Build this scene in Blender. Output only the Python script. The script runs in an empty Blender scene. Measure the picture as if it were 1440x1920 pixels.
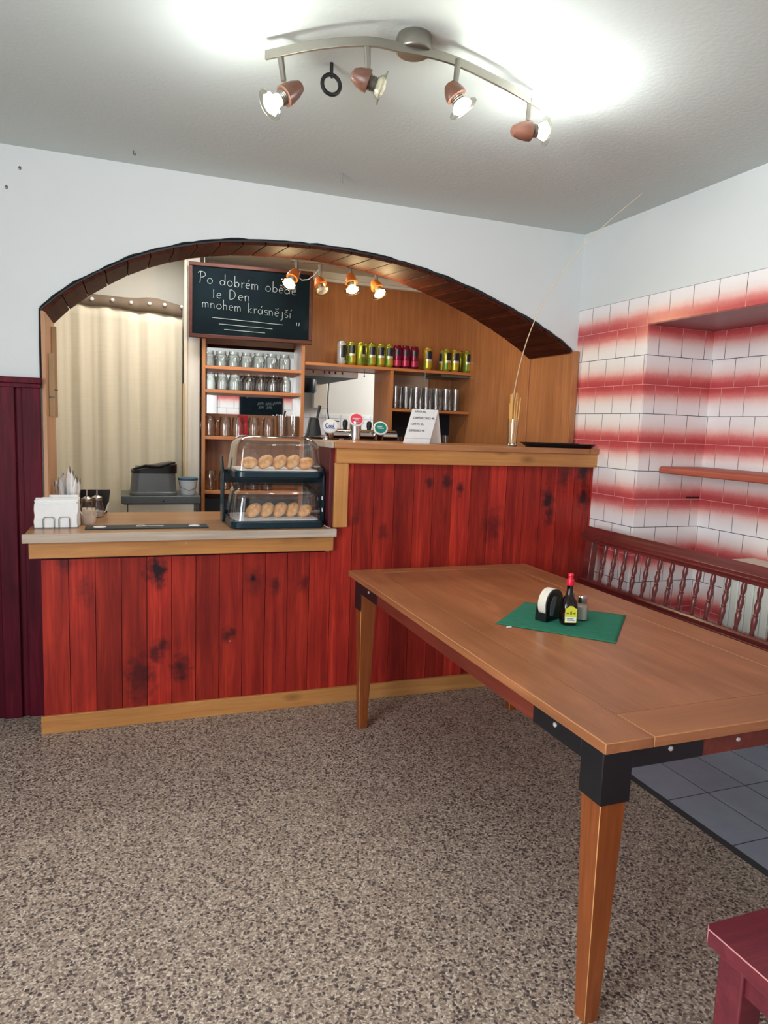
import bpy, bmesh, math, random
from mathutils import Vector, Matrix
random.seed(7)
S = bpy.context.scene
COL = S.collection
PI = math.pi

# ------------------------------------------------------------------ camera
CAM = Vector((0, 0, 1.44))
FPX = 1309.6
YAW, PITCH, ROLL = 0.361521, 0.121486, 0.036794
_w = Vector((math.sin(YAW) * math.cos(PITCH), math.cos(YAW) * math.cos(PITCH), -math.sin(PITCH)))
_r = Vector((math.cos(YAW), -math.sin(YAW), 0))
_u = _r.cross(_w)
RR = _r * math.cos(ROLL) + _u * math.sin(ROLL)
UU = -_r * math.sin(ROLL) + _u * math.cos(ROLL)
cd = bpy.data.cameras.new('camera')
cd.sensor_fit = 'VERTICAL'; cd.sensor_height = 36; cd.sensor_width = 27
cd.lens = FPX * 36 / 1920
cd.clip_start = .02
cam = bpy.data.objects.new('camera', cd); COL.objects.link(cam)
cam.matrix_world = Matrix(((RR.x, UU.x, -_w.x, CAM.x), (RR.y, UU.y, -_w.y, CAM.y), (RR.z, UU.z, -_w.z, CAM.z), (0, 0, 0, 1)))
S.camera = cam

def at(px, py, X=None, Y=None, Z=None):
    """point of the room seen at a photo position, at a known X, Y or Z"""
    d = RR * (px - 720) / FPX - UU * (py - 960) / FPX + _w
    if X is not None: t = (X - CAM.x) / d.x
    elif Y is not None: t = (Y - CAM.y) / d.y
    else: t = (Z - CAM.z) / d.z
    return CAM + d * t

# ------------------------------------------------------------------ view, world, lights
S.view_settings.view_transform = 'Standard'
S.view_settings.look = 'None'
S.view_settings.exposure = 0.14
S.view_settings.gamma = 1.0
S.view_settings.use_curve_mapping = False
world = bpy.data.worlds.new('daylight'); S.world = world
world.use_nodes = True
bg = world.node_tree.nodes['Background']
bg.inputs[0].default_value = (.80, .88, 1, 1); bg.inputs[1].default_value = 1.0

def area(name, loc, target, sx, sy, power, color):
    l = bpy.data.lights.new(name, 'AREA'); l.shape = 'RECTANGLE'; l.size = sx; l.size_y = sy
    l.energy = power; l.color = color
    o = bpy.data.objects.new(name, l); COL.objects.link(o); o.location = loc
    o.rotation_euler = (Vector(target) - Vector(loc)).to_track_quat('-Z', 'Y').to_euler()
    return o
def point(name, loc, power, color, rad=.02):
    l = bpy.data.lights.new(name, 'POINT'); l.energy = power; l.color = color; l.shadow_soft_size = rad
    o = bpy.data.objects.new(name, l); COL.objects.link(o); o.location = loc
    return o
area('window_daylight_left', (-2.13, -.10, 1.55), (1.0, -.10, 1.55), 1.9, 1.35, 132, (.945, .98, 1.0))
area('window_daylight_rear', (-1.15, -2.53, 1.55), (-1.15, 1.0, 1.5), 1.3, 1.35, 9, (.945, .98, 1.0))
area('kitchen_window_daylight', (3.02, 5.85, 1.9), (1.0, 6.1, 1.5), .7, .9, 26, (.95, .98, 1))
area('kitchen_fill_light', (.45, 4.60, 2.54), (.45, 4.60, 0), .9, .3, 13, (1, .97, .92))  # added fill light hidden behind the soffit, no real fitting

# ------------------------------------------------------------------ materials
def lin(c):
    r = []
    for v in c[:3]:
        v /= 255.0
        r.append(v / 12.92 if v <= .04045 else ((v + .055) / 1.055) ** 2.4)
    return (*r, 1)
class NT:
    def __init__(s, name):
        s.m = bpy.data.materials.new(name); s.m.use_nodes = True
        s.t = s.m.node_tree; s.t.nodes.clear()
        s.out = s.n('ShaderNodeOutputMaterial')
    def n(s, typ, **k):
        o = s.t.nodes.new(typ)
        for a, v in k.items(): setattr(o, a, v)
        return o
    def l(s, a, b): s.t.links.new(a, b)
    def val(s, sock, v):
        if hasattr(v, 'is_linked') or isinstance(v, bpy.types.NodeSocket): s.l(v, sock)
        else: sock.default_value = v
    def math(s, op, a, b=None, c=None, clamp=False):
        o = s.n('ShaderNodeMath', operation=op); o.use_clamp = clamp
        s.val(o.inputs[0], a)
        if b is not None: s.val(o.inputs[1], b)
        if c is not None: s.val(o.inputs[2], c)
        return o.outputs[0]
    def mix(s, f, a, b, blend='MIX'):
        o = s.n('ShaderNodeMix', data_type='RGBA', blend_type=blend)
        s.val(o.inputs[0], f); s.val(o.inputs[6], a); s.val(o.inputs[7], b)
        return o.outputs[2]
    def ramp(s, f, pts, interp='LINEAR'):
        o = s.n('ShaderNodeValToRGB'); o.color_ramp.interpolation = interp
        e = o.color_ramp.elements
        while len(e) < len(pts): e.new(.5)
        for q, (p, c) in zip(e, pts): q.position = p; q.color = c
        s.l(f, o.inputs[0]); return o.outputs[0]
    def obj(s):
        return s.n('ShaderNodeTexCoord').outputs['Object']
    def xyz(s, v=None):
        o = s.n('ShaderNodeSeparateXYZ'); s.l(v if v is not None else s.obj(), o.inputs[0]); return o.outputs
    def comb(s, x, y, z):
        o = s.n('ShaderNodeCombineXYZ'); s.val(o.inputs[0], x); s.val(o.inputs[1], y); s.val(o.inputs[2], z); return o.outputs[0]
    def noise(s, vec, scale, detail=4, rough=.6, dist=0):
        o = s.n('ShaderNodeTexNoise'); o.inputs['Scale'].default_value = scale
        o.inputs['Detail'].default_value = detail; o.inputs['Roughness'].default_value = rough; o.inputs['Distortion'].default_value = dist
        if vec is not None: s.l(vec, o.inputs['Vector'])
        return o.outputs['Fac']
    def wnoise(s, v):
        o = s.n('ShaderNodeTexWhiteNoise', noise_dimensions='1D'); s.l(v, o.inputs['W']); return o.outputs['Value']
    def bsdf(s, color, rough=.5, metal=0, bump=None, bstr=.1, spec=None, coat=0, **k):
        b = s.n('ShaderNodeBsdfPrincipled')
        s.val(b.inputs['Base Color'], color); s.val(b.inputs['Roughness'], rough); s.val(b.inputs['Metallic'], metal)
        if spec is not None: s.val(b.inputs['Specular IOR Level'], spec)
        if coat: b.inputs['Coat Weight'].default_value = coat; b.inputs['Coat Roughness'].default_value = .15
        for a, v in k.items(): s.val(b.inputs[a], v)
        if bump is not None:
            bp = s.n('ShaderNodeBump'); bp.inputs['Strength'].default_value = bstr; bp.inputs['Distance'].default_value = .01
            s.l(bump, bp.inputs['Height']); s.l(bp.outputs[0], b.inputs['Normal'])
        s.l(b.outputs[0], s.out.inputs[0]); return s.m

def plain(name, c, rough=.5, metal=0, var=.06, scale=30, spec=None, bstr=.0, coat=0):
    t = NT(name); f = t.noise(t.obj(), scale, 3)
    c = lin(c); d = tuple(x * (1 - var * 2) for x in c[:3]) + (1,)
    return t.bsdf(t.mix(f, c, d), rough, metal, f if bstr else None, bstr, spec, coat)

def wood(name, c1, c2, axis='Z', rough=.4, plank=None, knots=0, spots=None, fine=1.0, coat=0, var=.25, con=1.0, spec=None):
    """grain along axis; plank=(across axis, offset, width); spots=[(a,z,r,strength)] dark stains"""
    t = NT(name); x, y, z = t.xyz()
    ax = {'X': x, 'Y': y, 'Z': z}
    if plank:
        pa, off, wd = plank
        idx = t.math('FLOOR', t.math('DIVIDE', t.math('SUBTRACT', ax[pa], off), wd))
        rnd = t.wnoise(idx)
    else: rnd = None
    sh = t.math('MULTIPLY', rnd, 37.0) if rnd is not None else 0.0
    k = {'X': 1.0, 'Y': 1.0, 'Z': 1.0}
    g = {a: t.math('MULTIPLY', ax[a], 1.1 if a == axis else 16.0 * fine) for a in 'XYZ'}
    v = t.comb(t.math('ADD', g['X'], sh), t.math('ADD', g['Y'], sh), t.math('ADD', g['Z'], sh))
    n1 = t.noise(v, 1.6, 6, .65, .6)
    v2 = t.comb(*(t.math('MULTIPLY', ax[a], 3.0 if a == axis else 150.0 * fine) for a in 'XYZ'))
    n2 = t.noise(v2, 1.0, 3, .6)
    f = t.math('ADD', t.math('MULTIPLY', n1, .72), t.math('MULTIPLY', n2, .28))
    col = t.ramp(f, [(.51 - .21 * con, lin(c2)), (.51, lin([(a + b) / 2 for a, b in zip(c1, c2)])), (.51 + .17 * con, lin(c1))])
    if rnd is not None:
        dk = t.math('MULTIPLY_ADD', rnd, -2 * var, 1 + var * .7)
        col = t.mix(1.0, col, t.comb(dk, dk, dk), 'MULTIPLY')
    big = t.noise(t.obj(), 2.2, 2)
    col = t.mix(t.math('MULTIPLY', t.math('SUBTRACT', big, .45, clamp=True), .9), col, lin([q * .55 for q in c2]))
    if knots:
        vo = t.n('ShaderNodeTexVoronoi'); vo.inputs['Scale'].default_value = 1
        kv = t.comb(*(t.math('MULTIPLY', ax[a], 3.2 if a == axis else 7.5) for a in 'XYZ'))
        t.l(kv, vo.inputs['Vector'])
        kf = t.ramp(vo.outputs['Distance'], [(.03, (1, 1, 1, 1)), (.11, (.55, .55, .55, 1)), (.2, (0, 0, 0, 1))])
        col = t.mix(t.math('MULTIPLY', kf, knots), col, lin([q * .32 for q in c2]))
    if spots:
        tot = None; wob = t.noise(t.obj(), 22, 4, .65)
        a0 = x
        for (sx, sz, r, st) in spots:
            dx = t.math('DIVIDE', t.math('SUBTRACT', a0, sx), r); dz = t.math('DIVIDE', t.math('SUBTRACT', z, sz), r * 1.55)
            d2 = t.math('ADD', t.math('MULTIPLY', dx, dx), t.math('MULTIPLY', dz, dz))
            d2 = t.math('ADD', t.math('SQRT', d2), t.math('MULTIPLY', t.math('SUBTRACT', wob, .5), 2.6))
            m = t.math('MULTIPLY', t.math('SUBTRACT', 1.25, d2, clamp=True), st, clamp=True)
            tot = m if tot is None else t.math('MAXIMUM', tot, m)
        col = t.mix(tot, col, lin((38, 18, 24)))
    return t.bsdf(col, rough, 0, f, .12, spec, coat)

def tiles(name, axis, off, zt=2.164, tw=.1535, th=.1513):
    t = NT(name); x, y, z = t.xyz()
    u0 = x if axis == 'X' else y
    dz = t.math('DIVIDE', t.math('SUBTRACT', zt, z), th)
    row = t.math('FLOOR', dz); par = t.math('FLOORED_MODULO', row, 2.0)
    u = t.math('ADD', t.math('DIVIDE', t.math('SUBTRACT', u0, off), tw), t.math('MULTIPLY', par, .5))
    fu = t.math('FRACT', u); fz = t.math('FRACT', dz)
    eu = t.math('SUBTRACT', .5, t.math('ABSOLUTE', t.math('SUBTRACT', fu, .5)))
    ez = t.math('SUBTRACT', .5, t.math('ABSOLUTE', t.math('SUBTRACT', fz, .5)))
    g = t.math('LESS_THAN', t.math('MINIMUM', eu, ez), .011)
    # fade: white at even joints, red at odd joints
    w = t.math('ABSOLUTE', t.math('SUBTRACT', t.math('FLOORED_MODULO', dz, 2.0), 1.0))
    cell = t.math('ADD', t.math('FLOOR', u), t.math('MULTIPLY', row, 17.3))
    rn = t.wnoise(cell)
    nz = t.noise(t.obj(), 9, 4)
    nf = t.noise(t.obj(), 60, 2)
    ww = t.math('ADD', w, t.math('MULTIPLY', t.math('SUBTRACT', nz, .5), .16))
    ww = t.math('ADD', ww, t.math('MULTIPLY', t.math('SUBTRACT', nf, .5), .06))
    ww = t.math('ADD', ww, t.math('MULTIPLY', t.math('SUBTRACT', rn, .5), .05))
    col = t.ramp(ww, [(.0, lin((186, 72, 78))), (.15, lin((198, 86, 88))), (.30, lin((220, 130, 126))), (.44, lin((236, 190, 184))), (.60, lin((240, 224, 221))), (.78, lin((241, 236, 236))), (1, lin((243, 240, 242)))])
    gc = t.ramp(w, [(.12, lin((226, 150, 146))), (.42, lin((150, 120, 122))), (.6, lin((62, 58, 66)))])
    col = t.mix(g, col, gc)
    bump = t.math('SUBTRACT', 1.0, g)
    return t.bsdf(col, t.math('MULTIPLY_ADD', g, .5, .22), 0, bump, .25)

def terrazzo():
    t = NT('terrazzo'); o = t.obj()
    nv = t.n('ShaderNodeTexNoise'); nv.inputs['Scale'].default_value = 90; nv.inputs['Detail'].default_value = 2; t.l(o, nv.inputs['Vector'])
    dv = t.n('ShaderNodeVectorMath', operation='MULTIPLY_ADD'); t.l(nv.outputs['Color'], dv.inputs[0]); dv.inputs[1].default_value = (.008, .008, 0); t.l(o, dv.inputs[2])
    def vor(sc):
        v = t.n('ShaderNodeTexVoronoi', voronoi_dimensions='2D'); v.inputs['Scale'].default_value = sc
        t.l(dv.outputs[0], v.inputs['Vector']); q = t.n('ShaderNodeSeparateColor'); t.l(v.outputs['Color'], q.inputs[0]); return v, q.outputs
    a, sa = vor(210)
    base = t.ramp(sa[0], [(0, lin((106, 91, 82))), (.3, lin((142, 125, 112))), (.6, lin((166, 149, 134))), (.85, lin((190, 174, 158))), (1, lin((220, 207, 192)))])
    n = t.noise(o, 6, 3)
    b, sb = vor(88)
    th = t.math('MULTIPLY_ADD', n, .36, -.02)
    dark = t.math('MULTIPLY', t.math('LESS_THAN', sb[1], th), t.math('LESS_THAN', b.outputs['Distance'], .42))
    col = t.mix(dark, base, t.ramp(sb[2], [(0, lin((34, 31, 36))), (.7, lin((62, 54, 56))), (1, lin((90, 76, 70)))]))
    c, sc = vor(150)
    col = t.mix(t.math('MULTIPLY', t.math('LESS_THAN', sc[1], .11), .85), col, lin((54, 48, 50)))
    big = t.noise(o, 1.3, 3)
    col = t.mix(t.math('MULTIPLY', big, .3), col, lin((132, 112, 104)))
    return t.bsdf(col, .55, 0, sa[1], .08, .3)

def floor_tile_mat():
    t = NT('grey_floor_tiles'); x, y, z = t.xyz()
    u = t.math('DIVIDE', t.math('SUBTRACT', x, 2.032), .205); v = t.math('DIVIDE', t.math('SUBTRACT', y, 2.05), .318)
    e = lambda q: t.math('SUBTRACT', .5, t.math('ABSOLUTE', t.math('SUBTRACT', t.math('FRACT', q), .5)))
    g = t.math('MAXIMUM', t.math('LESS_THAN', e(u), .012), t.math('LESS_THAN', e(v), .008))
    cell = t.math('ADD', t.math('FLOOR', u), t.math('MULTIPLY', t.math('FLOOR', v), 7.7))
    k = t.math('MULTIPLY_ADD', t.wnoise(cell), .12, .9)
    n = t.noise(t.obj(), 14, 4)
    col = t.mix(n, lin((136, 146, 164)), lin((160, 168, 184)))
    col = t.mix(1.0, col, t.comb(k, k, k), 'MULTIPLY')
    col = t.mix(g, col, lin((40, 42, 48)))
    return t.bsdf(col, .4, 0, t.math('SUBTRACT', 1.0, g), .2)

def glass(name, tint=(.97, .98, .97), edge=(.50, .53, .52), gl=.9, rough=.03):
    t = NT(name); lw = t.n('ShaderNodeLayerWeight'); lw.inputs[0].default_value = .5
    f = lw.outputs['Facing']
    f2 = t.math('POWER', f, 2.3)
    tr = t.n('ShaderNodeBsdfTransparent'); t.l(t.mix(f2, (*tint, 1), (*edge, 1)), tr.inputs[0])
    gb = t.n('ShaderNodeBsdfGlossy'); gb.inputs['Roughness'].default_value = rough; gb.inputs[0].default_value = (1, 1, 1, 1)
    mx = t.n('ShaderNodeMixShader'); t.l(t.math('MULTIPLY_ADD', t.math('POWER', f, 2.6), .55 * gl, .055 * gl), mx.inputs[0])
    t.l(tr.outputs[0], mx.inputs[1]); t.l(gb.outputs[0], mx.inputs[2]); t.l(mx.outputs[0], t.out.inputs[0])
    return t.m
def emit(name, c, s):
    t = NT(name); e = t.n('ShaderNodeEmission'); e.inputs[0].default_value = (*c, 1); e.inputs[1].default_value = s
    t.l(e.outputs[0], t.out.inputs[0]); return t.m

def wall_mat(name, c, bstr=.06):
    t = NT(name); n = t.noise(t.obj(), 2.5, 4); f = t.noise(t.obj(), 55, 4)
    c0 = lin(c)
    return t.bsdf(t.mix(t.math('MULTIPLY', n, .5), c0, tuple(q * .9 for q in c0[:3]) + (1,)), .8, 0, f, bstr, .2)

CSPOT = [(.149, .744, .055, 1), (.074, .224, .075, .7), (.255, .26, .045, .85), (.144, .336, .035, .8), (.17, .36, .03, .8), (.474, .403, .026, .8), (.505, .41, .02, .8), (.603, .682, .02, 1), (.605, .66, .05, .45), (.712, .632, .03, .7), (-.24, .788, .035, .6), (-.161, .653, .04, .45), (.856, .636, .03, .6),
         (2.495, 1.217, .045, .95), (2.506, 1.084, .045, .95), (2.262, 1.06, .045, .95), (2.275, .98, .04, .8), (1.917, .918, .06, .6), (1.622, 1.156, .028, .8), (1.706, 1.127, .024, .85), (1.525, 1.155, .022, .75), (1.113, .975, .03, .6), (1.273, .895, .03, .55), (2.36, 1.19, .05, .6)]
PW = .1108
M = dict(
    wall=wall_mat('white_plaster', (222, 227, 228)), ceil=wall_mat('ceiling_plaster', (206, 215, 213), .14), kwall=wall_mat('kitchen_plaster', (224, 222, 214)),
    floor=terrazzo(), ftile=floor_tile_mat(), border=plain('dark_floor_strip', (52, 54, 58), .6),
    tileR=tiles('faded_red_tiles', 'Y', 3.471), tileS=tiles('faded_red_tiles_niche_side', 'X', 2.711), tileB=tiles('faded_red_tiles_niche_back', 'Y', 2.837),
    tileK=tiles('faded_orange_rear_tiles', 'X', 0.1, 2.0, .26, .26),
    redplank=wood('red_stained_planks', (194, 58, 40), (128, 28, 26), 'Z', .4, ('X', -.338 - 1.1, PW), .3, [(a - 1.1, b, c, d) for a, b, c, d in CSPOT], 1, .04, .26, .8, .3),
    redside=wood('dark_red_side', (100, 28, 32), (70, 16, 24), 'Z', .4),
    panel=wood('oxblood_panelling', (102, 22, 38), (62, 10, 26), 'Z', .45, ('X', -.345, .105), .3, None, .8, 0, .2, .8, .15),
    pineX=wood('honey_pine', (206, 152, 92), (178, 116, 60), 'X', .4, None, .5), pineZ=wood('honey_pine_upright', (212, 160, 98), (186, 124, 66), 'Z', .4, None, .4),
    top=wood('worn_counter_top', (196, 152, 108), (156, 108, 70), 'X', .32, ('Y', 3.3, .16), .15, None, 1, .1, .12),
    edge=wood('worn_pale_edge', (206, 194, 180), (168, 150, 132), 'X', .5),
    bartop=wood('bar_top_wood', (196, 142, 98), (160, 102, 62), 'X', .32),
    orange=wood('orange_veneer', (196, 134, 86), (160, 102, 62), 'Z', .38, None, 0, None, 1.3),
    orangeX=wood('orange_veneer_shelf', (206, 140, 88), (176, 108, 62), 'X', .4, None, 0, None, 1.2),
    soffit=wood('varnished_soffit_boards', (96, 44, 26), (46, 20, 16), 'Y', .65, None, .3, spec=.1),
    jamb=wood('pale_jamb_wood', (206, 160, 124), (176, 126, 90), 'Z', .5), strip=wood('pale_strip', (222, 200, 160), (196, 170, 128), 'Z', .6),
    table=wood('honey_table_top', (180, 118, 78), (134, 82, 50), 'Y', .36, None, .1, None, .5, .1),
    tableX=wood('honey_table_end', (184, 122, 80), (142, 88, 54), 'X', .36, None, .1),
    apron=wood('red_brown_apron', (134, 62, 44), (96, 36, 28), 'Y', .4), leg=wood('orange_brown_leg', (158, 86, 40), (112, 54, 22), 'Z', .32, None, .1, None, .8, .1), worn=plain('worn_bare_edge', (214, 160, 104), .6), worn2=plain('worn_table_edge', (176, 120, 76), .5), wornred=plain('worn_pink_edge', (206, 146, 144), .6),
    bench=wood('mahogany_bench', (122, 52, 46), (84, 28, 30), 'Y', .3, None, 0, None, 1, .2), spindle=wood('mahogany_spindle', (126, 64, 60), (84, 34, 36), 'Z', .28, None, 0, None, 1, .2),
    stool=wood('red_stool_wood', (122, 46, 56), (92, 30, 42), 'X', .3, None, 0, None, 1, .2), nshelf=wood('red_brown_shelf', (184, 96, 74), (150, 66, 50), 'Y', .4),
    black=plain('black_metal', (20, 21, 26), .45), blackp=plain('black_plastic', (16, 17, 22), .35), teal=plain('dark_teal_plastic', (8, 44, 56), .22),
    steel=plain('brushed_steel', (190, 190, 188), .25, 1), chrome=plain('chrome', (214, 214, 214), .1, 1), nickel=plain('satin_nickel', (150, 145, 136), .38, .85), dsteel=plain('dull_sheet_steel', (120, 128, 130), .35, .8),
    white=plain('white_paper', (240, 240, 240), .7), cream=plain('cream_laminate', (226, 216, 198), .5), whitep=plain('white_plastic', (232, 232, 230), .4), screw=plain('pale_screw', (214, 214, 214), .35, .4),
    glass=glass('clear_glass', (.97, .98, .97), (.26, .28, .28), 1.2, .02), lid=glass('clear_acrylic', (.95, .95, .96), (.50, .50, .52), 1.5, .05), bulbglass=glass('lamp_glass', (.95, .95, .9), (.6, .6, .52)),
    bulb=emit('lit_bulb', (1, .98, .94), 40), wbulb=emit('warm_lit_bulb', (1, .78, .42), 26), dbulb=plain('unlit_reflector', (226, 220, 200), .2, .4),
    cu=wood('cherry_lamp_wood', (134, 92, 74), (98, 62, 50), 'X', .35), cu2=wood('orange_lamp_wood', (224, 130, 52), (190, 96, 36), 'X', .35),
    board=None, chalk=plain('chalk', (144, 154, 158), .9), frame=wood('board_frame', (88, 48, 40), (60, 30, 26), 'X', .5, spec=.25),
    curtain=None, vband=plain('brown_heading_band', (120, 104, 88), .8),
    cloth=None, red=plain('red_plastic', (226, 22, 58), .35), ink=plain('black_ink', (50, 52, 60), .8),
    amber=None, mirror=None, bread=None, salt=plain('salt', (196, 192, 184), .8),
    grey=plain('grey_metal_shell', (112, 118, 122), .38, .45), bucket=plain('white_bucket', (206, 210, 216), .4), blue=plain('blue_lid', (52, 92, 116), .4),
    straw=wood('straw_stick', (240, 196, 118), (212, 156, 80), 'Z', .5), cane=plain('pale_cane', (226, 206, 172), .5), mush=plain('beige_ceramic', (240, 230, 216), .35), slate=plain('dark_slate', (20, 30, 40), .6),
    ygreen=plain('yellow_green_can', (168, 172, 58), .22, .55), lime=plain('green_leaf_print', (92, 132, 48), .3, .3), yellow=plain('yellow_can', (206, 176, 62), .22, .5), magenta=plain('magenta_can', (124, 24, 62), .22, .5), pink=plain('pink_print', (168, 44, 76), .3, .3), navy=plain('navy_print', (24, 34, 52), .3), cwhite=plain('white_can', (204, 210, 214), .25, .4),
    radi=None,
)
def mk():
    t = NT('blackboard_slate'); n = t.noise(t.obj(), 4, 5); x, y, z = t.xyz()
    M['board'] = t.bsdf(t.ramp(n, [(.35, lin((4, 13, 20))), (.62, lin((8, 24, 30))), (.85, lin((34, 44, 46)))]), .8, spec=.1)
    t = NT('beige_linen'); o = t.obj(); x, y, z = t.xyz()
    a = t.noise(t.comb(t.math('MULTIPLY', x, 40), 0.0, t.math('MULTIPLY', z, 3)), 1, 4); b = t.noise(t.comb(t.math('MULTIPLY', x, 5), 0.0, t.math('MULTIPLY', z, 160)), 1, 3)
    f = t.math('MULTIPLY', t.math('ADD', a, b), .5)
    M['curtain'] = t.bsdf(t.mix(f, lin((206, 197, 176)), lin((232, 224, 204))), .85, 0, f, .06)
    t = NT('green_cloth'); n = t.noise(t.obj(), 30, 4); f = t.noise(t.obj(), 400, 2)
    M['cloth'] = t.bsdf(t.mix(n, lin((10, 92, 72)), lin((22, 122, 94))), .9, 0, f, .2)
    t = NT('dark_sauce'); M['amber'] = t.bsdf(lin((22, 12, 12)), .08)
    t = NT('mirror_glass'); M['mirror'] = t.bsdf((.86, .87, .86, 1), .02, 1)
    t = NT('baked_crust'); n = t.noise(t.obj(), 18, 4); M['bread'] = t.bsdf(t.ramp(n, [(.3, lin((180, 116, 58))), (.5, lin((222, 168, 110))), (.7, lin((240, 206, 160)))]), .6, 0, n, .1)
    t = NT('ribbed_white_enamel'); x, y, z = t.xyz(); n = t.noise(t.comb(t.math('MULTIPLY', x, 1), t.math('MULTIPLY', y, 30), t.math('MULTIPLY', z, 2)), 1, 3)
    M['radi'] = t.bsdf(t.mix(n, lin((206, 216, 206)), lin((238, 240, 236))), .5)
mk()

# ------------------------------------------------------------------ mesh helpers
class MB:
    def __init__(s, o=(0, 0, 0)):
        s.v = []; s.f = []; s.mi = []; s.o = Vector(o); s.cur = 0
    def add(s, vs, fs):
        b = len(s.v); s.v += [Vector(v) - s.o for v in vs]
        for f in fs: s.f.append([b + i for i in f]); s.mi.append(s.cur)
        return s
    def box(s, x0, y0, z0, x1, y1, z1):
        x0, x1 = min(x0, x1), max(x0, x1); y0, y1 = min(y0, y1), max(y0, y1); z0, z1 = min(z0, z1), max(z0, z1)
        return s.add([(x0, y0, z0), (x1, y0, z0), (x1, y1, z0), (x0, y1, z0), (x0, y0, z1), (x1, y0, z1), (x1, y1, z1), (x0, y1, z1)],
                     [(0, 3, 2, 1), (4, 5, 6, 7), (0, 1, 5, 4), (1, 2, 6, 5), (2, 3, 7, 6), (3, 0, 4, 7)])
    def hexa(s, p):   # 8 points: bottom ring ccw, top ring ccw
        return s.add(p, [(0, 3, 2, 1), (4, 5, 6, 7), (0, 1, 5, 4), (1, 2, 6, 5), (2, 3, 7, 6), (3, 0, 4, 7)])
    def prism(s, pts, ax, a, b):   # closed outline of 2d points, extruded along ax
        n = len(pts)
        def P(p, d): return {'X': (d, p[0], p[1]), 'Y': (p[0], d, p[1]), 'Z': (p[0], p[1], d)}[ax]
        fs = [list(range(n)), list(range(2 * n - 1, n - 1, -1))] + [(i, i + n, (i + 1) % n + n, (i + 1) % n) for i in range(n)]
        return s.add([P(p, a) for p in pts] + [P(p, b) for p in pts], fs)
    def lathe(s, prof, n=24, mat=None, cap=True, sq=None):
        """prof [(r,z)]; mat places it; sq = squareness exponent list or None"""
        mat = mat or Matrix(); vs = []; fs = []
        for k, (r, z) in enumerate(prof):
            e = sq[k] if sq else 2
            for i in range(n):
                a = 2 * PI * i / n; c, d = math.cos(a), math.sin(a)
                q = (abs(c) ** e + abs(d) ** e) ** (-1 / e) if e != 2 else 1
                vs.append(mat @ Vector((r * c * q, r * d * q, z)))
        for k in range(len(prof) - 1):
            for i in range(n):
                j = (i + 1) % n; fs.append((k * n + i, k * n + j, (k + 1) * n + j, (k + 1) * n + i))
        if cap:
            if prof[0][0] > 1e-5: fs.append(tuple(range(n - 1, -1, -1)))
            if prof[-1][0] > 1e-5: fs.append(tuple(range((len(prof) - 1) * n, len(prof) * n)))
        return s.add(vs, fs)
    def loft(s, rings, cap=True):   # rings of equal count of points
        n = len(rings[0]); vs = [p for r in rings for p in r]; fs = []
        for k in range(len(rings) - 1):
            for i in range(n):
                j = (i + 1) % n; fs.append((k * n + i, k * n + j, (k + 1) * n + j, (k + 1) * n + i))
        if cap: fs += [tuple(range(n - 1, -1, -1)), tuple(range((len(rings) - 1) * n, len(rings) * n))]
        return s.add(vs, fs)
    def tube(s, pts, r, n=8, closed=False, flat=1.0):
        pts = [Vector(p) for p in pts]; m = len(pts); rings = []; prev = None
        for i, p in enumerate(pts):
            if closed: t = pts[(i + 1) % m] - pts[i - 1]
            else: t = pts[min(i + 1, m - 1)] - pts[max(i - 1, 0)]
            t.normalize()
            if prev is None:
                a = Vector((0, 0, 1)) if abs(t.z) < .9 else Vector((1, 0, 0)); u = t.cross(a).normalized()
            else: u = (prev - t * prev.dot(t)).normalized()
            prev = u; w = t.cross(u); rr = r[i] if isinstance(r, (list, tuple)) else r
            rings.append([p + (u * math.cos(2 * PI * k / n) + w * math.sin(2 * PI * k / n) * flat) * rr for k in range(n)])
        if closed:
            b = [q for rg in rings for q in rg]; fs = []
            for k in range(m):
                for i in range(n):
                    j = (i + 1) % n; k2 = (k + 1) % m; fs.append((k * n + i, k * n + j, k2 * n + j, k2 * n + i))
            return s.add(b, fs)
        return s.loft(rings)
    def sphere(s, c, rx, ry=None, rz=None, n=16, m=10, mat=None):
        ry = ry or rx; rz = rz or rx; mt = (mat or Matrix())
        prof = [(max(math.sin(PI * k / m), 0), -math.cos(PI * k / m)) for k in range(m + 1)]
        T = Matrix.Translation(c) @ mt @ Matrix.Diagonal((rx, ry, rz, 1))
        prof[0] = (1e-4, -1); prof[-1] = (1e-4, 1)
        return s.lathe(prof, n, T)
    def build(s, name, mats, parent=None, bevel=0, seg=2, smooth=True, ang=.6, loc=None, bmat=-1):
        me = bpy.data.meshes.new(name); me.from_pydata([tuple(v) for v in s.v], [], s.f); me.update()
        mats = mats if isinstance(mats, (list, tuple)) else [mats]
        for m in mats: me.materials.append(m)
        for p, i in zip(me.polygons, s.mi): p.material_index = i
        bm = bmesh.new(); bm.from_mesh(me); bmesh.ops.recalc_face_normals(bm, faces=bm.faces); bm.to_mesh(me); bm.free()
        if smooth:
            for p in me.polygons: p.use_smooth = True
            me.set_sharp_from_angle(angle=ang)
        o = bpy.data.objects.new(name, me); COL.objects.link(o)
        if parent: o.parent = parent
        elif loc is None: o.location = s.o
        if bevel:
            b = o.modifiers.new('bevel', 'BEVEL'); b.width = bevel; b.segments = seg; b.limit_method = 'ANGLE'; b.angle_limit = .7
            b.material = bmat
        return o
def tag(o, label, cat, group=None):
    o['label'] = label; o['category'] = cat
    if group: o['group'] = group
    return o
def struct(o): o['kind'] = 'structure'; return o
def thing(name, label, cat, loc, group=None, rz=0):
    o = bpy.data.objects.new(name, None); COL.objects.link(o); o.location = loc; o.rotation_euler = (0, 0, rz)
    o.empty_display_size = .05
    return tag(o, label, cat, group)
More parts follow.
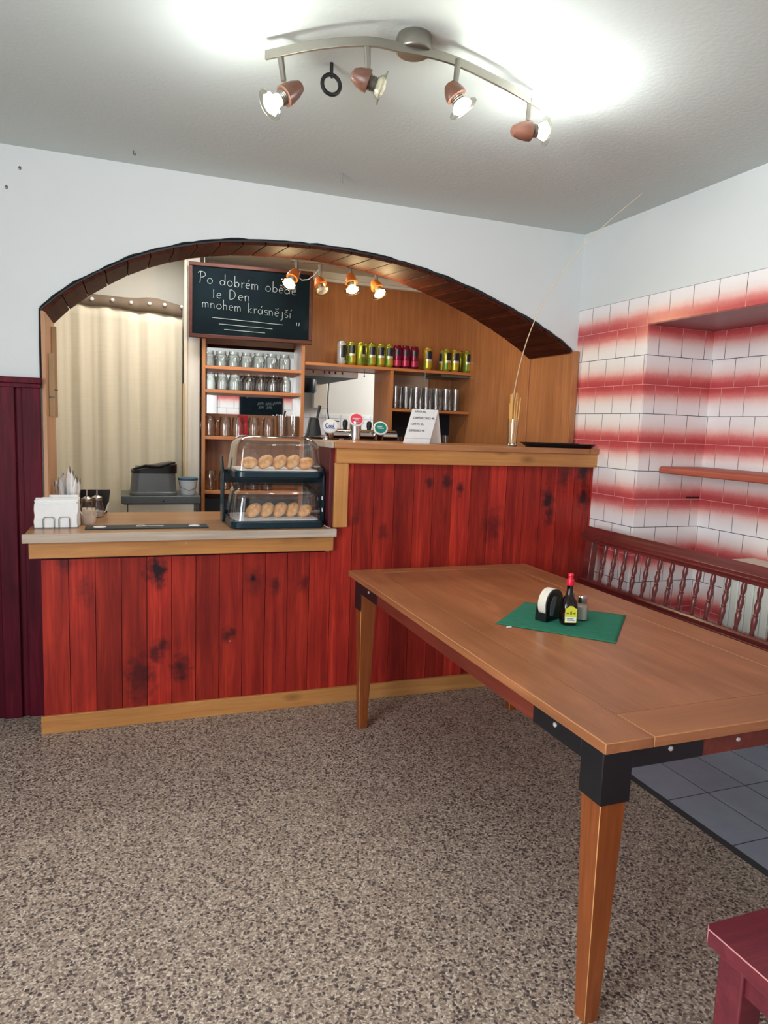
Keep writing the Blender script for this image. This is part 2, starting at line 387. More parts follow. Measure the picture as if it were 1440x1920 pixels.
def dup(root, loc=None, rz=None, label=None):
    r = root.copy(); COL.objects.link(r)
    if loc is not None: r.location = loc
    if rz is not None: r.rotation_euler = (0, 0, rz)
    if label: r['label'] = label
    def rec(a, b):
        for ch in list(a.children):
            c = ch.copy(); COL.objects.link(c); c.parent = b; rec(ch, c)
    rec(root, r); return r
ORD = ['first', 'second', 'third', 'fourth', 'fifth', 'sixth', 'seventh', 'eighth', 'ninth', 'tenth', 'eleventh', 'twelfth']
def aim(p, d, roll=0):   # matrix whose z axis points along d
    return Matrix.Translation(p) @ Vector(d).normalized().to_track_quat('Z', 'Y').to_matrix().to_4x4() @ Matrix.Rotation(roll, 4, 'Z')
def rrect(x0, y0, x1, y1, r, n=5):
    pts = []
    for cx, cy, a0 in ((x1 - r, y0 + r, -90), (x1 - r, y1 - r, 0), (x0 + r, y1 - r, 90), (x0 + r, y0 + r, 180)):
        for k in range(n + 1):
            a = math.radians(a0 + 90 * k / n); pts.append((cx + r * math.cos(a), cy + r * math.sin(a)))
    return pts

# ================================================================== THE ROOM
ZC = 2.60; XR = 2.558; YW = 3.60; YS = 4.03; XL = -2.2; YR = -2.6; XN = 3.0
struct(MB().box(XL, YR, -.1, 2.0, YW, 0).box(XL, YW, -.1, XN + .1, 6.5, 0).build('floor', M['floor']))
struct(MB().box(2.0, YR, -.1, 2.032, YW, .001).build('trim_1', M['border']))
struct(MB().box(2.032, YR, -.1, XN + .1, YW, 0).build('floor', M['ftile']))
struct(MB().box(XL - .1, YR - .1, ZC, XN + .1, YS - .2, ZC + .1).build('ceiling', M['ceil']))
struct(MB().box(-.6, YS - .2, 2.56, XN + .1, 6.5, 2.7).build('ceiling', M['kwall']))

# wall with the arch
ARCH = [(-.338, 1.911), (-.26, 1.985), (-.172, 2.052), (-.06, 2.12), (.059, 2.183), (.21, 2.242), (.375, 2.287), (.55, 2.318), (.738, 2.334), (.9, 2.341), (1.072, 2.340), (1.25, 2.329), (1.431, 2.309), (1.6, 2.277), (1.753, 2.239), (1.93, 2.188), (2.098, 2.128), (2.27, 2.058), (2.434, 1.979), (2.513, 1.928)]
def catmull(P, k=4):
    out = []
    for i in range(len(P) - 1):
        p0, p1, p2, p3 = (Vector(P[max(i - 1, 0)]), Vector(P[i]), Vector(P[i + 1]), Vector(P[min(i + 2, len(P) - 1)]))
        for j in range(k):
            t = j / k
            out.append(.5 * ((2 * p1) + (p2 - p0) * t + (2 * p0 - 5 * p1 + 4 * p2 - p3) * t * t + (3 * p1 - p0 - 3 * p2 + p3) * t ** 3))
    out.append(Vector(P[-1])); return out
AC = catmull(ARCH)
ZBK = lambda z: z + .045 * max(0, (z - 1.92) / .42)
m = MB()
m.box(XL, YW, 0, -.338, YS, ZC); m.box(2.513, YW, 0, XN, YS, ZC)
for a, b in zip(AC[:-1], AC[1:]):
    m.hexa([(a.x, YW, a.y), (b.x, YW, b.y), (b.x, YS, ZBK(b.y)), (a.x, YS, ZBK(a.y)), (a.x, YW, ZC), (b.x, YW, ZC), (b.x, YS, ZC), (a.x, YS, ZC)])
struct(m.build('wall_back', M['wall'], ang=.3))
# soffit boards of the arch
L = [0]
for a, b in zip(AC[:-1], AC[1:]): L.append(L[-1] + (b - a).length)
def onarch(s):
    for i in range(len(AC) - 1):
        if s <= L[i + 1] + 1e-6:
            t = (s - L[i]) / (L[i + 1] - L[i]); return AC[i].lerp(AC[i + 1], max(0, min(1, t)))
    return AC[-1].copy()
m = MB(); nb = 27; st = L[-1] / nb
for i in range(nb):
    a = onarch(i * st + .003); b = onarch((i + 1) * st - .003); d = (b - a).normalized(); nn = Vector((d.y, -d.x))
    if nn.y > 0: nn = -nn
    t0 = nn * .002; t1 = nn * (.019 + .002 * random.random()); jy = random.uniform(-.004, .004)
    m.hexa([(a.x + t1.x, YW - .012 + jy, a.y + t1.y), (b.x + t1.x, YW - .012 + jy, b.y + t1.y), (b.x + t1.x, YS + .01, ZBK(b.y) + t1.y), (a.x + t1.x, YS + .01, ZBK(a.y) + t1.y),
            (a.x - t0.x, YW - .012 + jy, a.y - t0.y), (b.x - t0.x, YW - .012 + jy, b.y - t0.y), (b.x - t0.x, YS + .01, ZBK(b.y) - t0.y), (a.x - t0.x, YS + .01, ZBK(a.y) - t0.y)])
struct(m.build('trim_2', M['soffit'], bevel=.0015, smooth=False))
# dark ragged painted line round the arch
m = MB()
for a, b in zip(AC[:-1], AC[1:]):
    w0, w1 = .006 + random.random() * .003, .006 + random.random() * .003
    m.hexa([(a.x, YW - .019, a.y - w0), (b.x, YW - .019, b.y - w1), (b.x, YW - .0165, b.y - w1), (a.x, YW - .0165, a.y - w0), (a.x, YW - .019, a.y + .001), (b.x, YW - .019, b.y + .001), (b.x, YW - .0165, b.y + .001), (a.x, YW - .0165, a.y + .001)])
pts = [(p.x, YW - .003, p.y + .006 + random.uniform(-.002, .003)) for p in AC]
m.tube(pts, [.004 + random.random() * .004 for _ in pts], 6)
m.tube([(-.343, YW - .003, 1.60), (-.344, YW - .003, 1.76), (-.342, YW - .003, 1.915)], .005, 6)  # black line painting the shadow gap beside the left jamb
struct(m.build('trim_3', M['black']))
# jamb lining left
struct(MB().box(-.338, YW - .014, .0, -.32, YS + .02, 1.905).build('trim_4', M['jamb'], bevel=.002))
# wooden side panel right, lining the arch end and the bar interior
struct(MB().box(2.50, YS, 0, 2.54, 5.21, 2.49).box(2.512, YW - .035, 0, 2.553, YS, 1.925).build('wall_kitchen_right', M['orange'], bevel=.002))
struct(MB().box(1.22, 5.20, 1.845, 2.52, 5.24, 2.49).box(1.865, 5.20, 0, 2.52, 5.24, 1.845).build('wall_kitchen_back', M['orange']))
struct(MB().box(1.22, 5.15, 2.488, 2.52, 5.2, 2.512).build('trim_5', M['whitep'], bevel=.005))
struct(MB().box(1.22, 5.17, 2.512, 2.52, 5.24, 2.56).build('trim_6', M['kwall']))
# rest of the kitchen
struct(MB().box(-.62, 5.24, 0, .42, 5.34, 2.56).box(.42, 5.24, 0, 1.22, 5.28, 2.56).build('wall_kitchen_left', M['kwall']))
struct(MB().box(-.52, YS, 0, -.42, 5.24, 2.56).build('wall_kitchen_left', M['kwall']))
struct(MB().box(.42, 4.98, 0, .505, 5.24, 2.56).build('trim_7', M['kwall'], bevel=.004))
struct(MB().box(.40, 4.96, 0, .42, 4.985, 2.56).build('trim_8', M['cream'], bevel=.003))
struct(MB().box(-.6, 6.42, 0, 3.1, 6.5, 2.56).build('wall_kitchen_rear', M['kwall']))
struct(MB().box(3.05, 5.24, 0, 3.12, 6.42, 2.56).box(2.54, 5.2, 0, 3.12, 5.24, 2.56).build('wall_kitchen_side', M['kwall']))
# tiled dado on the far kitchen wall
t = NT('small_white_tiles'); x, y, z = t.xyz()
e = lambda q: t.math('SUBTRACT', .5, t.math('ABSOLUTE', t.math('SUBTRACT', t.math('FRACT', t.math('DIVIDE', q, .15)), .5)))
g = t.math('LESS_THAN', t.math('MINIMUM', e(x), e(z)), .02)
M['ktile'] = t.bsdf(t.mix(g, lin((232, 234, 236)), lin((176, 178, 180))), .2)
struct(MB().box(.5, 6.408, 0, 3.0, 6.42, 1.535).build('trim_9', M['ktile']))

# right wall with the deep tiled niche
NZ = 2.018; NY = 3.0; NY0 = -.6
m = MB()
m.cur = 0; m.box(XR, NY, 0, XR + .442, YW, 2.164)              # pier beside the bar
m.box(XR, YR, NZ, XR + .5, NY, 2.164)
m.cur = 1; m.box(XR, YR, 2.164, XR + .5, YW, ZC)
m.cur = 0; m.box(XR, YR, 0, XR + .5, NY0, NZ)
struct(m.build('wall_right', [M['tileR'], M['wall']], smooth=False))
struct(MB().box(XR + .004, NY - .003, 0, XN, NY + .002, NZ).build('wall_niche_side', M['tileS'], smooth=False))
struct(MB().box(XN, NY0, 0, XN + .1, NY + .1, NZ + .1).build('wall_niche_back', M['tileB'], smooth=False))
struct(MB().box(XR + .002, NY0, NZ - .006, XN, NY - .003, NZ + .002).build('trim_10', wood('red_brown_lintel', (150, 84, 88), (120, 58, 66), 'Y', .35)))

# left wall with window, rear wall with window, tiles and menu board (seen in the shelf mirror)
m = MB(); m.box(XL - .1, YR, 0, XL, -1.07, ZC); m.box(XL - .1, .87, 0, XL, YW, ZC); m.box(XL - .1, -1.07, 0, XL, .87, .86); m.box(XL - .1, -1.07, 2.24, XL, .87, ZC)
struct(m.build('wall_left', M['wall']))
m = MB(); m.box(XL, YR - .1, 0, -1.82, YR, ZC); m.box(-.48, YR - .1, 0, XN, YR, ZC); m.box(-1.82, YR - .1, 0, -.48, YR, .86); m.box(-1.82, YR - .1, 2.24, -.48, YR, ZC)
struct(m.build('wall_rear', M['wall']))
def window(name, ax, a0, a1, d):
    m = MB()
    def B(p0, z0, p1, z1):
        if ax == 'Y': m.box(d - .06, p0, z0, d - .01, p1, z1)
        else: m.box(p0, d - .06, z0, p1, d - .01, z1)
    z0, z1 = .86, 2.24; mid = (a0 + a1) / 2
    for p in (a0, mid - .03, a1 - .06): B(p, z0, p + .06, z1)
    B(a0, z0, a1, z0 + .06); B(a0, z1 - .06, a1, z1)
    f = struct(m.build(name, M['whitep'], bevel=.004))
    m = MB()
    if ax == 'Y': m.box(d - .037, a0, z0, d - .033, a1, z1)
    else: m.box(a0, d - .037, z0, a1, d - .033, z1)
    m.build('pane', M['glass'], f); return f
window('window_1', 'Y', -1.07, .87, XL)
struct(MB().box(XL, YR, 0, XL + .02, YW - .05, .80).build('trim_15', wood('unseen_dark_panelling', (104, 24, 36), (66, 12, 24), 'Z', .45, ('Y', 0, .105), .3, None, .8, 0, .2, .8, .25))); window('window_2', 'X', -1.82, -.48, YR)  # dark left wall panelling, unseen, added to cut bounce near the floor

# oxblood wainscot left of the counter, with cap rail
m = MB(); m.box(XL, YW - .012, 0, -.345, YW, 1.58)
k = 0; x1 = -.345
while x1 > XL:
    m.box(max(x1 - .078, XL), YW - .03, 0, x1, YW - .011, 1.58); x1 -= .105
w = struct(m.build('trim_11', M['panel'], bevel=.005))
MB().box(XL, YW - .045, 1.575, -.338, YW, 1.602).box(XL, YW - .036, 1.555, -.340, YW - .03, 1.576).build('cap_rail', M['panel'], w, bevel=.004)
# screw holes in the plaster
for (px, py) in ((12, 351), (37, 315)):
    p = at(px, py, Y=YW)
    tag(MB((p.x, YW - .002, p.z)).sphere((p.x, YW - .002, p.z), .006, .003, .008, 8, 6).build('wall_plug', M['dsteel']), ['dark wall plug in the white wall near left edge, the lower one', 'small grey wall plug in the white wall near left edge, the upper one'][py < 330], 'wall plug')
for i, (px, py) in enumerate(((250, 283), (641, 325))):
    p = at(px, py, Z=ZC)
    o = MB(p).tube([p, p + Vector((0, 0, -.012 - .02 * i)), p + Vector((.006, 0, -.018 - .02 * i)), p + Vector((.008, 0, -.01 - .02 * i))], .003 + .002 * i, 6).build('ceiling_hook', M['dsteel' if i == 0 else 'chalk'])
    tag(o, ['tiny dark screw hook in the ceiling above the left wall', 'small pale hook in the ceiling above middle of the arch'][i], 'hook')

# ================================================================== THE COUNTER
YF = 3.364
bar = thing('bar_counter', 'red plank bar counter with low left part and high right part', 'bar counter', (1.1, 3.45, 0))
O = bar.location
m = MB(O); x = -.338; gap = .0012
while x < 2.62:
    x1 = min(x + PW, 2.625); zt = .80 if x1 <= 1.0 else 1.3255
    if x < .99 < x1:
        m.box(x + gap, YF, .03, .99, YF + .02, .80); m.box(.99, YF, .03, x1 - gap, YF + .02, 1.3255)
    else: m.box(x + gap, YF, .03, x1 - gap, YF + .02, zt)
    x = x1
pf = m.build('plank_front', M['redplank'], bar, bevel=.0015, smooth=False)
MB(O).box(-.35, YF - .016, 0, 2.63, YF, .083).build('plinth_board', M['pineX'], bar, bevel=.002)
MB(O).box(-.382, YF - .03, .812, .995, YF, .884).build('low_fascia', M['pineX'], bar, bevel=.002)
MB(O).box(1.0, YF - .03, 1.252, 2.648, YF, 1.326).build('high_fascia', M['pineX'], bar, bevel=.002)
MB(O).box(.995, YF - .024, .928, 1.066, YF, 1.252).build('post', M['pineZ'], bar, bevel=.002)
MB(O).box(.972, YF - .005, .927, .995, 3.72, 1.326).build('end_panel', M['redside'], bar, bevel=.002)
m = MB(O); m.box(-.33, YF + .02, 0, .97, YF + .04, .884); m.box(1.0, YF + .02, 0, 2.50, YF + .045, 1.326); m.box(-.33, YF + .04, .0, -.315, 3.98, .884)
m.box(2.49, 3.41, 0, 2.505, 3.55, 1.326)
m.build('frame', M['redside'], bar)
# nail heads on the planks
for px, py in ((431, 1202), (206, 1331), (349, 1018)):
    p = at(px, py, Y=YF if py > 1100 else YF - .03); MB(O).sphere((p.x, p.y, p.z), .003, .002, .003, 8, 6).build('nail_head', M['screw'], bar)
# worktops
lt = thing('counter_worktop', 'worn wooden worktop of the low counter with pale edge', 'worktop', (.3, 3.6, .885))
MB(lt.location).prism([(-.395, 3.316), (.970, 3.316), (.970, 4.04), (-.318, 4.04), (-.318, 3.584), (-.336, 3.584), (-.336, 3.55), (-.395, 3.55)], 'Z', .885, .925).build('board', M['top'], lt, bevel=.003)
MB(lt.location).box(-.404, 3.304, .885, 1.002, 3.3155, .925).box(.9705, 3.3155, .885, 1.0, 3.3335, .925).build('front_edge', M['edge'], lt, bevel=.002)
bt = thing('bar_worktop', 'long narrow wooden worktop along the high bar', 'worktop', (1.8, 3.5, 1.326))
MB(bt.location).box(.985, 3.322, 1.326, 2.50, 3.80, 1.357).box(2.49, 3.322, 1.326, 2.675, 3.55, 1.357).build('board', M['bartop'], bt, bevel=.003)
MB(bt.location).box(.972, 3.33, 1.326, .984, 3.80, 1.356).build('end_edge', M['edge'], bt, bevel=.002)

# ================================================================== GLASS SHELF UNIT
UA = math.radians(-7.5); UR = Vector((.512, 4.93, 0)); UW = .695; UD = .29
un = thing('shelf_unit', 'tall orange wood shelf unit of glass mugs with mirror back', 'shelf unit', UR, rz=UA)
UM = Matrix.Translation(UR) @ Matrix.Rotation(UA, 4, 'Z'); UMI = UM.inverted()
def uat(px, py, dy):     # unit coordinates of a photo position at depth dy in the unit
    d = RR * (px - 720) / FPX - UU * (py - 960) / FPX + _w
    c = UMI @ CAM; dl = UMI.to_3x3() @ d
    return c + dl * ((dy - c.y) / dl.y)
ZS = [.935, 1.312, 1.628, 1.787, 2.06]
MB().box(0, 0, 0, .024, UD, 2.08).build('side_panel', M['orange'], un, bevel=.0015)
MB().box(UW - .024, 0, 0, UW, UD, 2.08).build('side_panel', M['orange'], un, bevel=.0015)
for z in ZS: MB().box(.024, .001, z, UW - .024, UD - .012, z + .021).build('shelf', M['orangeX'], un, bevel=.001)
MB().box(.024, UD - .012, 0, UW - .024, UD, 1.49).build('back_panel', M['orange'], un)
MB().box(.024, UD - .012, 1.49, UW - .024, UD - .004, 2.06).build('mirror', M['mirror'], un)
MB().box(.02, .02, 0, UW - .02, .04, .9).build('base_front', M['slate'], un)
# the rear wall patch the mirror shows: menu blackboard between pale posts on tiles
def mirrored(px, py):
    a = UM @ uat(px, py, UD - .012); n = UM.to_3x3() @ Vector((0, -1, 0)); d = a - CAM; r = d - n * 2 * d.dot(n)
    return a + r * ((YR - a.y) / r.y)
qa, qb, qc, qd = mirrored(385, 735), mirrored(449, 735), mirrored(531, 735), mirrored(556, 735)
xs = sorted((qb.x, qc.x)); z0 = mirrored(490, 800).z; z1 = mirrored(490, 700).z; zt = mirrored(490, 742).z
struct(MB().box(min(qa.x, qd.x) - .3, YR - .002, 0, max(qa.x, qd.x) + .3, YR + .006, zt).build('trim_12', tiles('faded_rear_tiles', 'X', 0, zt + .24, .26, .24), smooth=False))
mb_ = thing('menu_board', 'blackboard menu reflected in the mirror behind the mugs', 'blackboard', ((xs[0] + xs[1]) / 2, YR + .006, z0))
MB(mb_.location).box(xs[0], YR + .006, z0, xs[1], YR + .022, z1).build('slate', M['board'], mb_, bevel=.002)
for (ax, ay, bx, by) in ((463, 744, 475, 742), (478, 744, 488, 743), (484, 757, 494, 756), (486, 764, 494, 763), (499, 758, 509, 757), (501, 764, 509, 764), (512, 757, 527, 755)):
    a, b = mirrored(ax, ay), mirrored(bx, by)
    n = 6; MB(mb_.location).tube([(a.x + (b.x - a.x) * i / n, YR + .023, a.z + (b.z - a.z) * i / n + (.022 if i % 2 else -.022)) for i in range(n + 1)], .006, 5).build('chalk_word', M['chalk'], mb_)
for k, (ax, bx) in enumerate(((386, 407), (549, 557))):
    a, b = mirrored(ax, 735), mirrored(bx, 735)
    struct(MB().box(min(a.x, b.x), YR + .002, 0, max(a.x, b.x), YR + .03, ZC).build('trim_%d' % (13 + k), M['whitep']))

# mugs and jars on the shelves
def revolve_glass(prof, th=.0025):
    inner = [(max(r - th, .0005), z + (th * 2 if i == 0 else 0)) for i, (r, z) in enumerate(prof)]
    return prof + inner[::-1]
def mug_proto(name, prof, handle=None, n=20):
    r = bpy.data.objects.new(name, None); r.empty_display_size = .03
    b = MB().lathe([(.001, prof[0][1])] + revolve_glass(prof) + [(.001, prof[0][1] + .006)], n, cap=False)
    return b, handle
def glassware(name, label, cat, loc, prof, parent_m=None, handle=None, group=None, rz=0, cache={}):
    key = (name, tuple(prof), bool(handle))
    root = thing(name, label, cat, loc, group, rz)
    if key not in cache:
        bm_ = MB().lathe([(.001, prof[0][1])] + revolve_glass(prof) + [(.001, prof[0][1] + .006)], 20, cap=False)
        body = bm_.build('body', M['glass'], root); hd = None
        if handle: hd = MB().tube(handle, .005, 8).build('handle', M['glass'], root)
        cache[key] = (body, hd)
    else:
        for q in cache[key]:
            if q: c = q.copy(); COL.objects.link(c); c.parent = root
    return root
JAR = [(.036, 0), (.042, .006), (.043, .05), (.042, .075), (.033, .088), (.034, .092), (.034, .106)]
MUG2 = [(.040, 0), (.044, .01), (.045, .06), (.042, .085), (.034, .098), (.033, .118)]
BEER = [(.041, 0), (.043, .006), (.042, .095), (.037, .122), (.034, .136)]
HND = [(-.040, -.01, .03), (-.056, -.014, .036), (-.063, -.016, .06), (-.061, -.016, .09), (-.05, -.012, .106), (-.036, -.008, .110)]
side_words = lambda i, n: ('leftmost' if i == 0 else 'rightmost' if i == n - 1 else ORD[i] + ' from left')
def urow(pxs, z, dy, nm, desc, shelf, prof, handle=None, rz=0.0, grp=None):
    for i, px in enumerate(pxs):
        q = uat(px, 700, dy); p = UM @ Vector((q.x, dy, z + .021))
        glassware(nm, '%s, %s, %s' % (desc, shelf, side_words(i, len(pxs))), 'glass', p, prof, None, handle, grp, rz)
urow([391, 414.5, 438, 462, 485, 509, 533], ZS[3], .08, 'glass_jar', 'upturned ribbed glass jar', 'top shelf of mirrored unit', JAR, grp='glass jars on the top shelf')
urow([394, 416, 440, 465, 488, 511, 534], ZS[2], .08, 'glass_mug', 'upturned clear glass mug', 'second shelf of mirrored unit', MUG2, grp='glass mugs on the second shelf')
urow([394, 423, 447, 477, 505], ZS[1], .09, 'beer_mug', 'clear handled beer mug', 'third shelf of mirrored unit', BEER, HND, grp='beer mugs on the third shelf')
urow([396, 423, 449, 476, 503], ZS[0], .09, 'beer_mug', 'clear handled beer mug', 'lowest shelf of mirrored unit', BEER, HND, grp='beer mugs on the lowest shelf')
q = uat(528, 780, .10); glassware('tall_glass', 'tall clear glass right of the beer mugs on third shelf', 'glass', UM @ Vector((q.x, .1, ZS[1] + .021)), [(.030, 0), (.034, .01), (.038, .165)])
q = uat(552, 780, .10); glassware('glass_jug', 'wide smoky glass jug at right end of third shelf', 'jug', UM @ Vector((q.x - .01, .1, ZS[1] + .021)), [(.050, 0), (.052, .01), (.053, .16)])
q = uat(455, 776, .26); p = UM @ Vector((q.x, .265, ZS[1] + .021))
tag(MB(p).box(p.x - .035, p.y - .004, p.z, p.x + .035, p.y + .004, p.z + .15).build('price_card', M['red'], bevel=.001), 'small red card standing behind the beer mugs', 'card')

# ================================================================== CHALKBOARD
cbz0, cbz1 = 1.985, 2.47
cb = thing('chalkboard', 'large framed blackboard with chalk writing above the mugs', 'blackboard', UM @ Vector((-.085, -.02, cbz0)), rz=UA)
CBW = .82; CBH = cbz1 - cbz0
MB().box(.02, -.012, .02, CBW - .02, .008, CBH - .02).build('slate', M['board'], cb)
MB().box(.02, .0082, .02, CBW - .02, .0112, CBH - .02).build('back_panel', M['cream'], cb)
m = MB(); f = .024
m.box(0, -.022, 0, CBW, .012, f); m.box(0, -.022, CBH - f, CBW, .012, CBH); m.box(0, -.022, f, f, .012, CBH - f); m.box(CBW - f, -.022, f, CBW, .012, CBH - f)
m.build('frame', M['frame'], cb, bevel=.003)
# handwriting: strokes in letter cells (x 0..1, y 0..1 = x-height .5)
def arc(cx, cy, rx, ry, a0, a1, n=10): return [(cx + rx * math.cos(math.radians(a0 + (a1 - a0) * i / n)), cy + ry * math.sin(math.radians(a0 + (a1 - a0) * i / n))) for i in range(n + 1)]
G = {
    'P': ([[(.15, 0), (.22, 1)], [(-.05, .86)] + arc(.25, .75, .42, .26, 110, -90)], .8), 'o': ([arc(.28, .25, .24, .24, 60, 420, 14)], .66),
    'd': ([arc(.25, .24, .22, .22, 40, 400, 12), [(.52, 1), (.5, .02)]], .7), 'b': ([[(.1, 1), (.1, .02)], arc(.3, .24, .2, .22, 150, -190, 12)], .66),
    'r': ([[(.1, .5), (.12, 0)], arc(.3, .3, .18, .18, 180, 60, 6)], .46), 'e': ([[(.06, .26), (.44, .3)] + arc(.25, .26, .2, .24, 20, 310, 12)], .58),
    'm': ([[(.05, .5), (.07, 0)], [(.07, .3)] + arc(.2, .34, .13, .14, 160, 0, 6) + [(.34, 0)], [(.34, .3)] + arc(.48, .34, .13, .14, 160, 0, 6) + [(.62, .02)]], .82),
    'j': ([[(.25, .5), (.25, -.2)] + arc(.12, -.2, .13, .12, 0, -120, 5)], .42), 'J': ([[(.2, .82), (.2, .02)]], .45), 'D': ([[(.1, .95), (.1, .02)] + arc(.1, .48, .5, .47, -85, 85, 12)], .85),
    'n': ([[(.05, .5), (.08, 0)], [(.08, .3)] + arc(.24, .32, .16, .16, 160, 0, 6) + [(.42, 0)]], .62), 'h': ([[(.08, 1), (.08, 0)], [(.08, .3)] + arc(.24, .32, .16, .16, 160, 0, 6) + [(.4, 0)]], .6),
    'k': ([[(.08, 1), (.08, 0)], [(.42, .5), (.1, .24), (.44, 0)]], .58), 'a': ([arc(.25, .24, .21, .23, 50, 390, 12), [(.46, .48), (.48, .02)]], .64),
    's': ([arc(.25, .37, .16, .12, 40, 250, 7) + arc(.25, .13, .17, .13, 80, -130, 7)], .5), 'i': ([[(.15, .48), (.15, 0)]], .36), ' ': ([], .55),
    ',': ([[(.1, .1), (.06, -.1)]], .16),
}
ACC = {'é': ('e', [(.3, .66), (.4, .85)]), 'á': ('a', [(.36, .66), (.46, .85)]), 'ě': ('e', [(.1, .8), (.25, .66), (.42, .8)]), 'š': ('s', [(.1, .8), (.25, .66), (.42, .8)]), 'í': ('i', [(.2, .66), (.32, .86)])}
def write(m, text, x, z, h, y, wx=1.0, slope=0, r=.0017):
    cx = x
    for ch in text:
        ac = None
        if ch in ACC: ch, ac = ACC[ch]
        st, wd = G[ch]
        for s in st + ([ac] if ac else []):
            m.tube([(cx + px * h * wx, y, z + py * h + (cx - x) * slope) for px, py in s], r, 5, flat=1)
        cx += wd * h * wx
    return cx
for a in (('Po dobrém obědě', .062, .355, .072, -.0135, .94, -.055), ('Je Den', .145, .262, .068, -.0135, 1.05, -.02), ('mnohem krásnější', .085, .198, .066, -.0135, .97, -.055)):
    t_, x_, z_, h_, y_, wx_, sl_ = a; x0_ = x_
    for wo in t_.split(' '):
        m = MB(); x1_ = write(m, wo, x_, z_ + (x_ - x0_) * sl_, h_, y_, wx_, sl_); m.build('chalk_word', M['chalk'], cb); x_ = x1_ + .55 * h_ * wx_
for (a, b, c, d) in ((.15, .135, .62, .118), (.195, .096, .55, .086), (.23, .062, .50, .056)): MB().tube([(a, -.0135, b), ((a + c) / 2, -.0135, (b + d) / 2), (c, -.0135, d)], .0023, 5).build('chalk_underline', M['chalk'], cb)
for a in (.715, .732): MB().tube([(a, -.0135, .14), (a - .003, -.0135, .118)], .0025, 5).build('chalk_tick', M['chalk'], cb)
# hanging wire
for x_ in (.1, CBW - .1): MB().tube([(x_, .016, CBH - .03), (x_, .016, 2.56 - cbz0)], .003, 5).build('hanger', M['dsteel'], cb)

# ================================================================== CAN SHELF
SY = 4.837
cs = thing('can_shelf', 'orange wood wall shelf of drink cans with upright divider below', 'shelf', (1.9, 5.0, 1.3))
O = cs.location
MB(O).prism([(1.2035, SY), (2.499, SY), (2.499, 5.199), (1.252, 5.199), (1.2435, 5.128)], 'Z', 1.849, 1.869).build('top_board', M['orangeX'], cs, bevel=.001)
MB(O).box(1.845, SY + .005, .9, 1.868, 5.199, 1.849).build('divider', M['orange'], cs, bevel=.001)
MB(O).box(1.868, SY + .01, 1.556, 2.499, 5.199, 1.576).build('glass_board', M['orangeX'], cs, bevel=.001)
MB(O).box(1.868, SY + .01, 1.20, 2.499, 5.199, 1.22).build('lower_board', M['orangeX'], cs, bevel=.001)
MB(O).box(1.868, 5.185, 1.22, 2.50, 5.199, 1.556).build('shade_back', M['slate'], cs)  # dark sheet painting the shadow under the glass board
MB(O).box(1.868, 5.185, 1.576, 2.30, 5.199, 1.849).build('pale_back', plain('pale_reflection', (214, 186, 158), .4), cs)  # beige sheet, mirror reflection put into its colour
MB(O).box(2.26, SY + .03, 1.83, 2.50, 5.18, 1.848).build('bracket', M['dsteel'], cs)
p = at(797, 705, Y=SY - .004)
tag(MB(p).tube([(p.x, p.y, 1.866), (p.x + .001, p.y, 1.83), (p.x, p.y, 1.79)], .0022, 6).build('pull_cord', M['chalk']), 'short white cord hanging from the can shelf edge', 'cord')
# cans: body, printed panel, lid
CANB = [(.022, 0), (.0265, .006), (.033, .016), (.033, .140), (.030, .152), (.026, .160), (.0258, .166)]
def can(kind, loc, label, rz, cache={}):
    r = thing('drink_can', label, 'can', loc, 'drink cans on the shelf', rz)
    body = {'y': 'ygreen', 'g': 'ygreen', 'o': 'yellow', 'm': 'magenta', 'w': 'cwhite'}[kind]
    if kind in cache:
        for q in cache[kind]: c = q.copy(); COL.objects.link(c); c.parent = r
        return r
    L = [MB().lathe(CANB, 20).build('body', M[body], r)]
    L.append(MB().lathe([(.001, .163), (.024, .163), (.0265, .167), (.027, .168), (.025, .169)], 20, cap=False).build('lid', M['chrome'], r))
    def patch(a0, a1, z0, z1, mat, nm):
        m = MB(); n = 8; v = []
        for i in range(n + 1):
            a = math.radians(a0 + (a1 - a0) * i / n); v += [(.0334 * math.cos(a), .0334 * math.sin(a), z0), (.0334 * math.cos(a), .0334 * math.sin(a), z1)]
        m.add(v, [(2 * i, 2 * i + 2, 2 * i + 3, 2 * i + 1) for i in range(n)]); return m.build(nm, M[mat], r)
    if kind == 'm': L += [patch(-130, -60, .095, .135, 'navy', 'dark_label'), patch(-150, -30, .02, .06, 'pink', 'fruit_print')]
    elif kind == 'w': L += [patch(-110, 20, .05, .138, 'navy', 'dark_label'), patch(-60, 30, .03, .06, 'lime', 'fruit_print')]
    else:
        L += [patch(-128, -42, .085, .142, 'navy', 'dark_label'), patch(-128, -42, .068, .083, 'cwhite', 'pale_label')]
        L += [patch(-160, -100, .02, .062, 'lime' if kind != 'o' else 'ygreen', 'fruit_print'), patch(-100, -20, .02, .062, 'yellow', 'fruit_print')]
    cache[kind] = L; return r
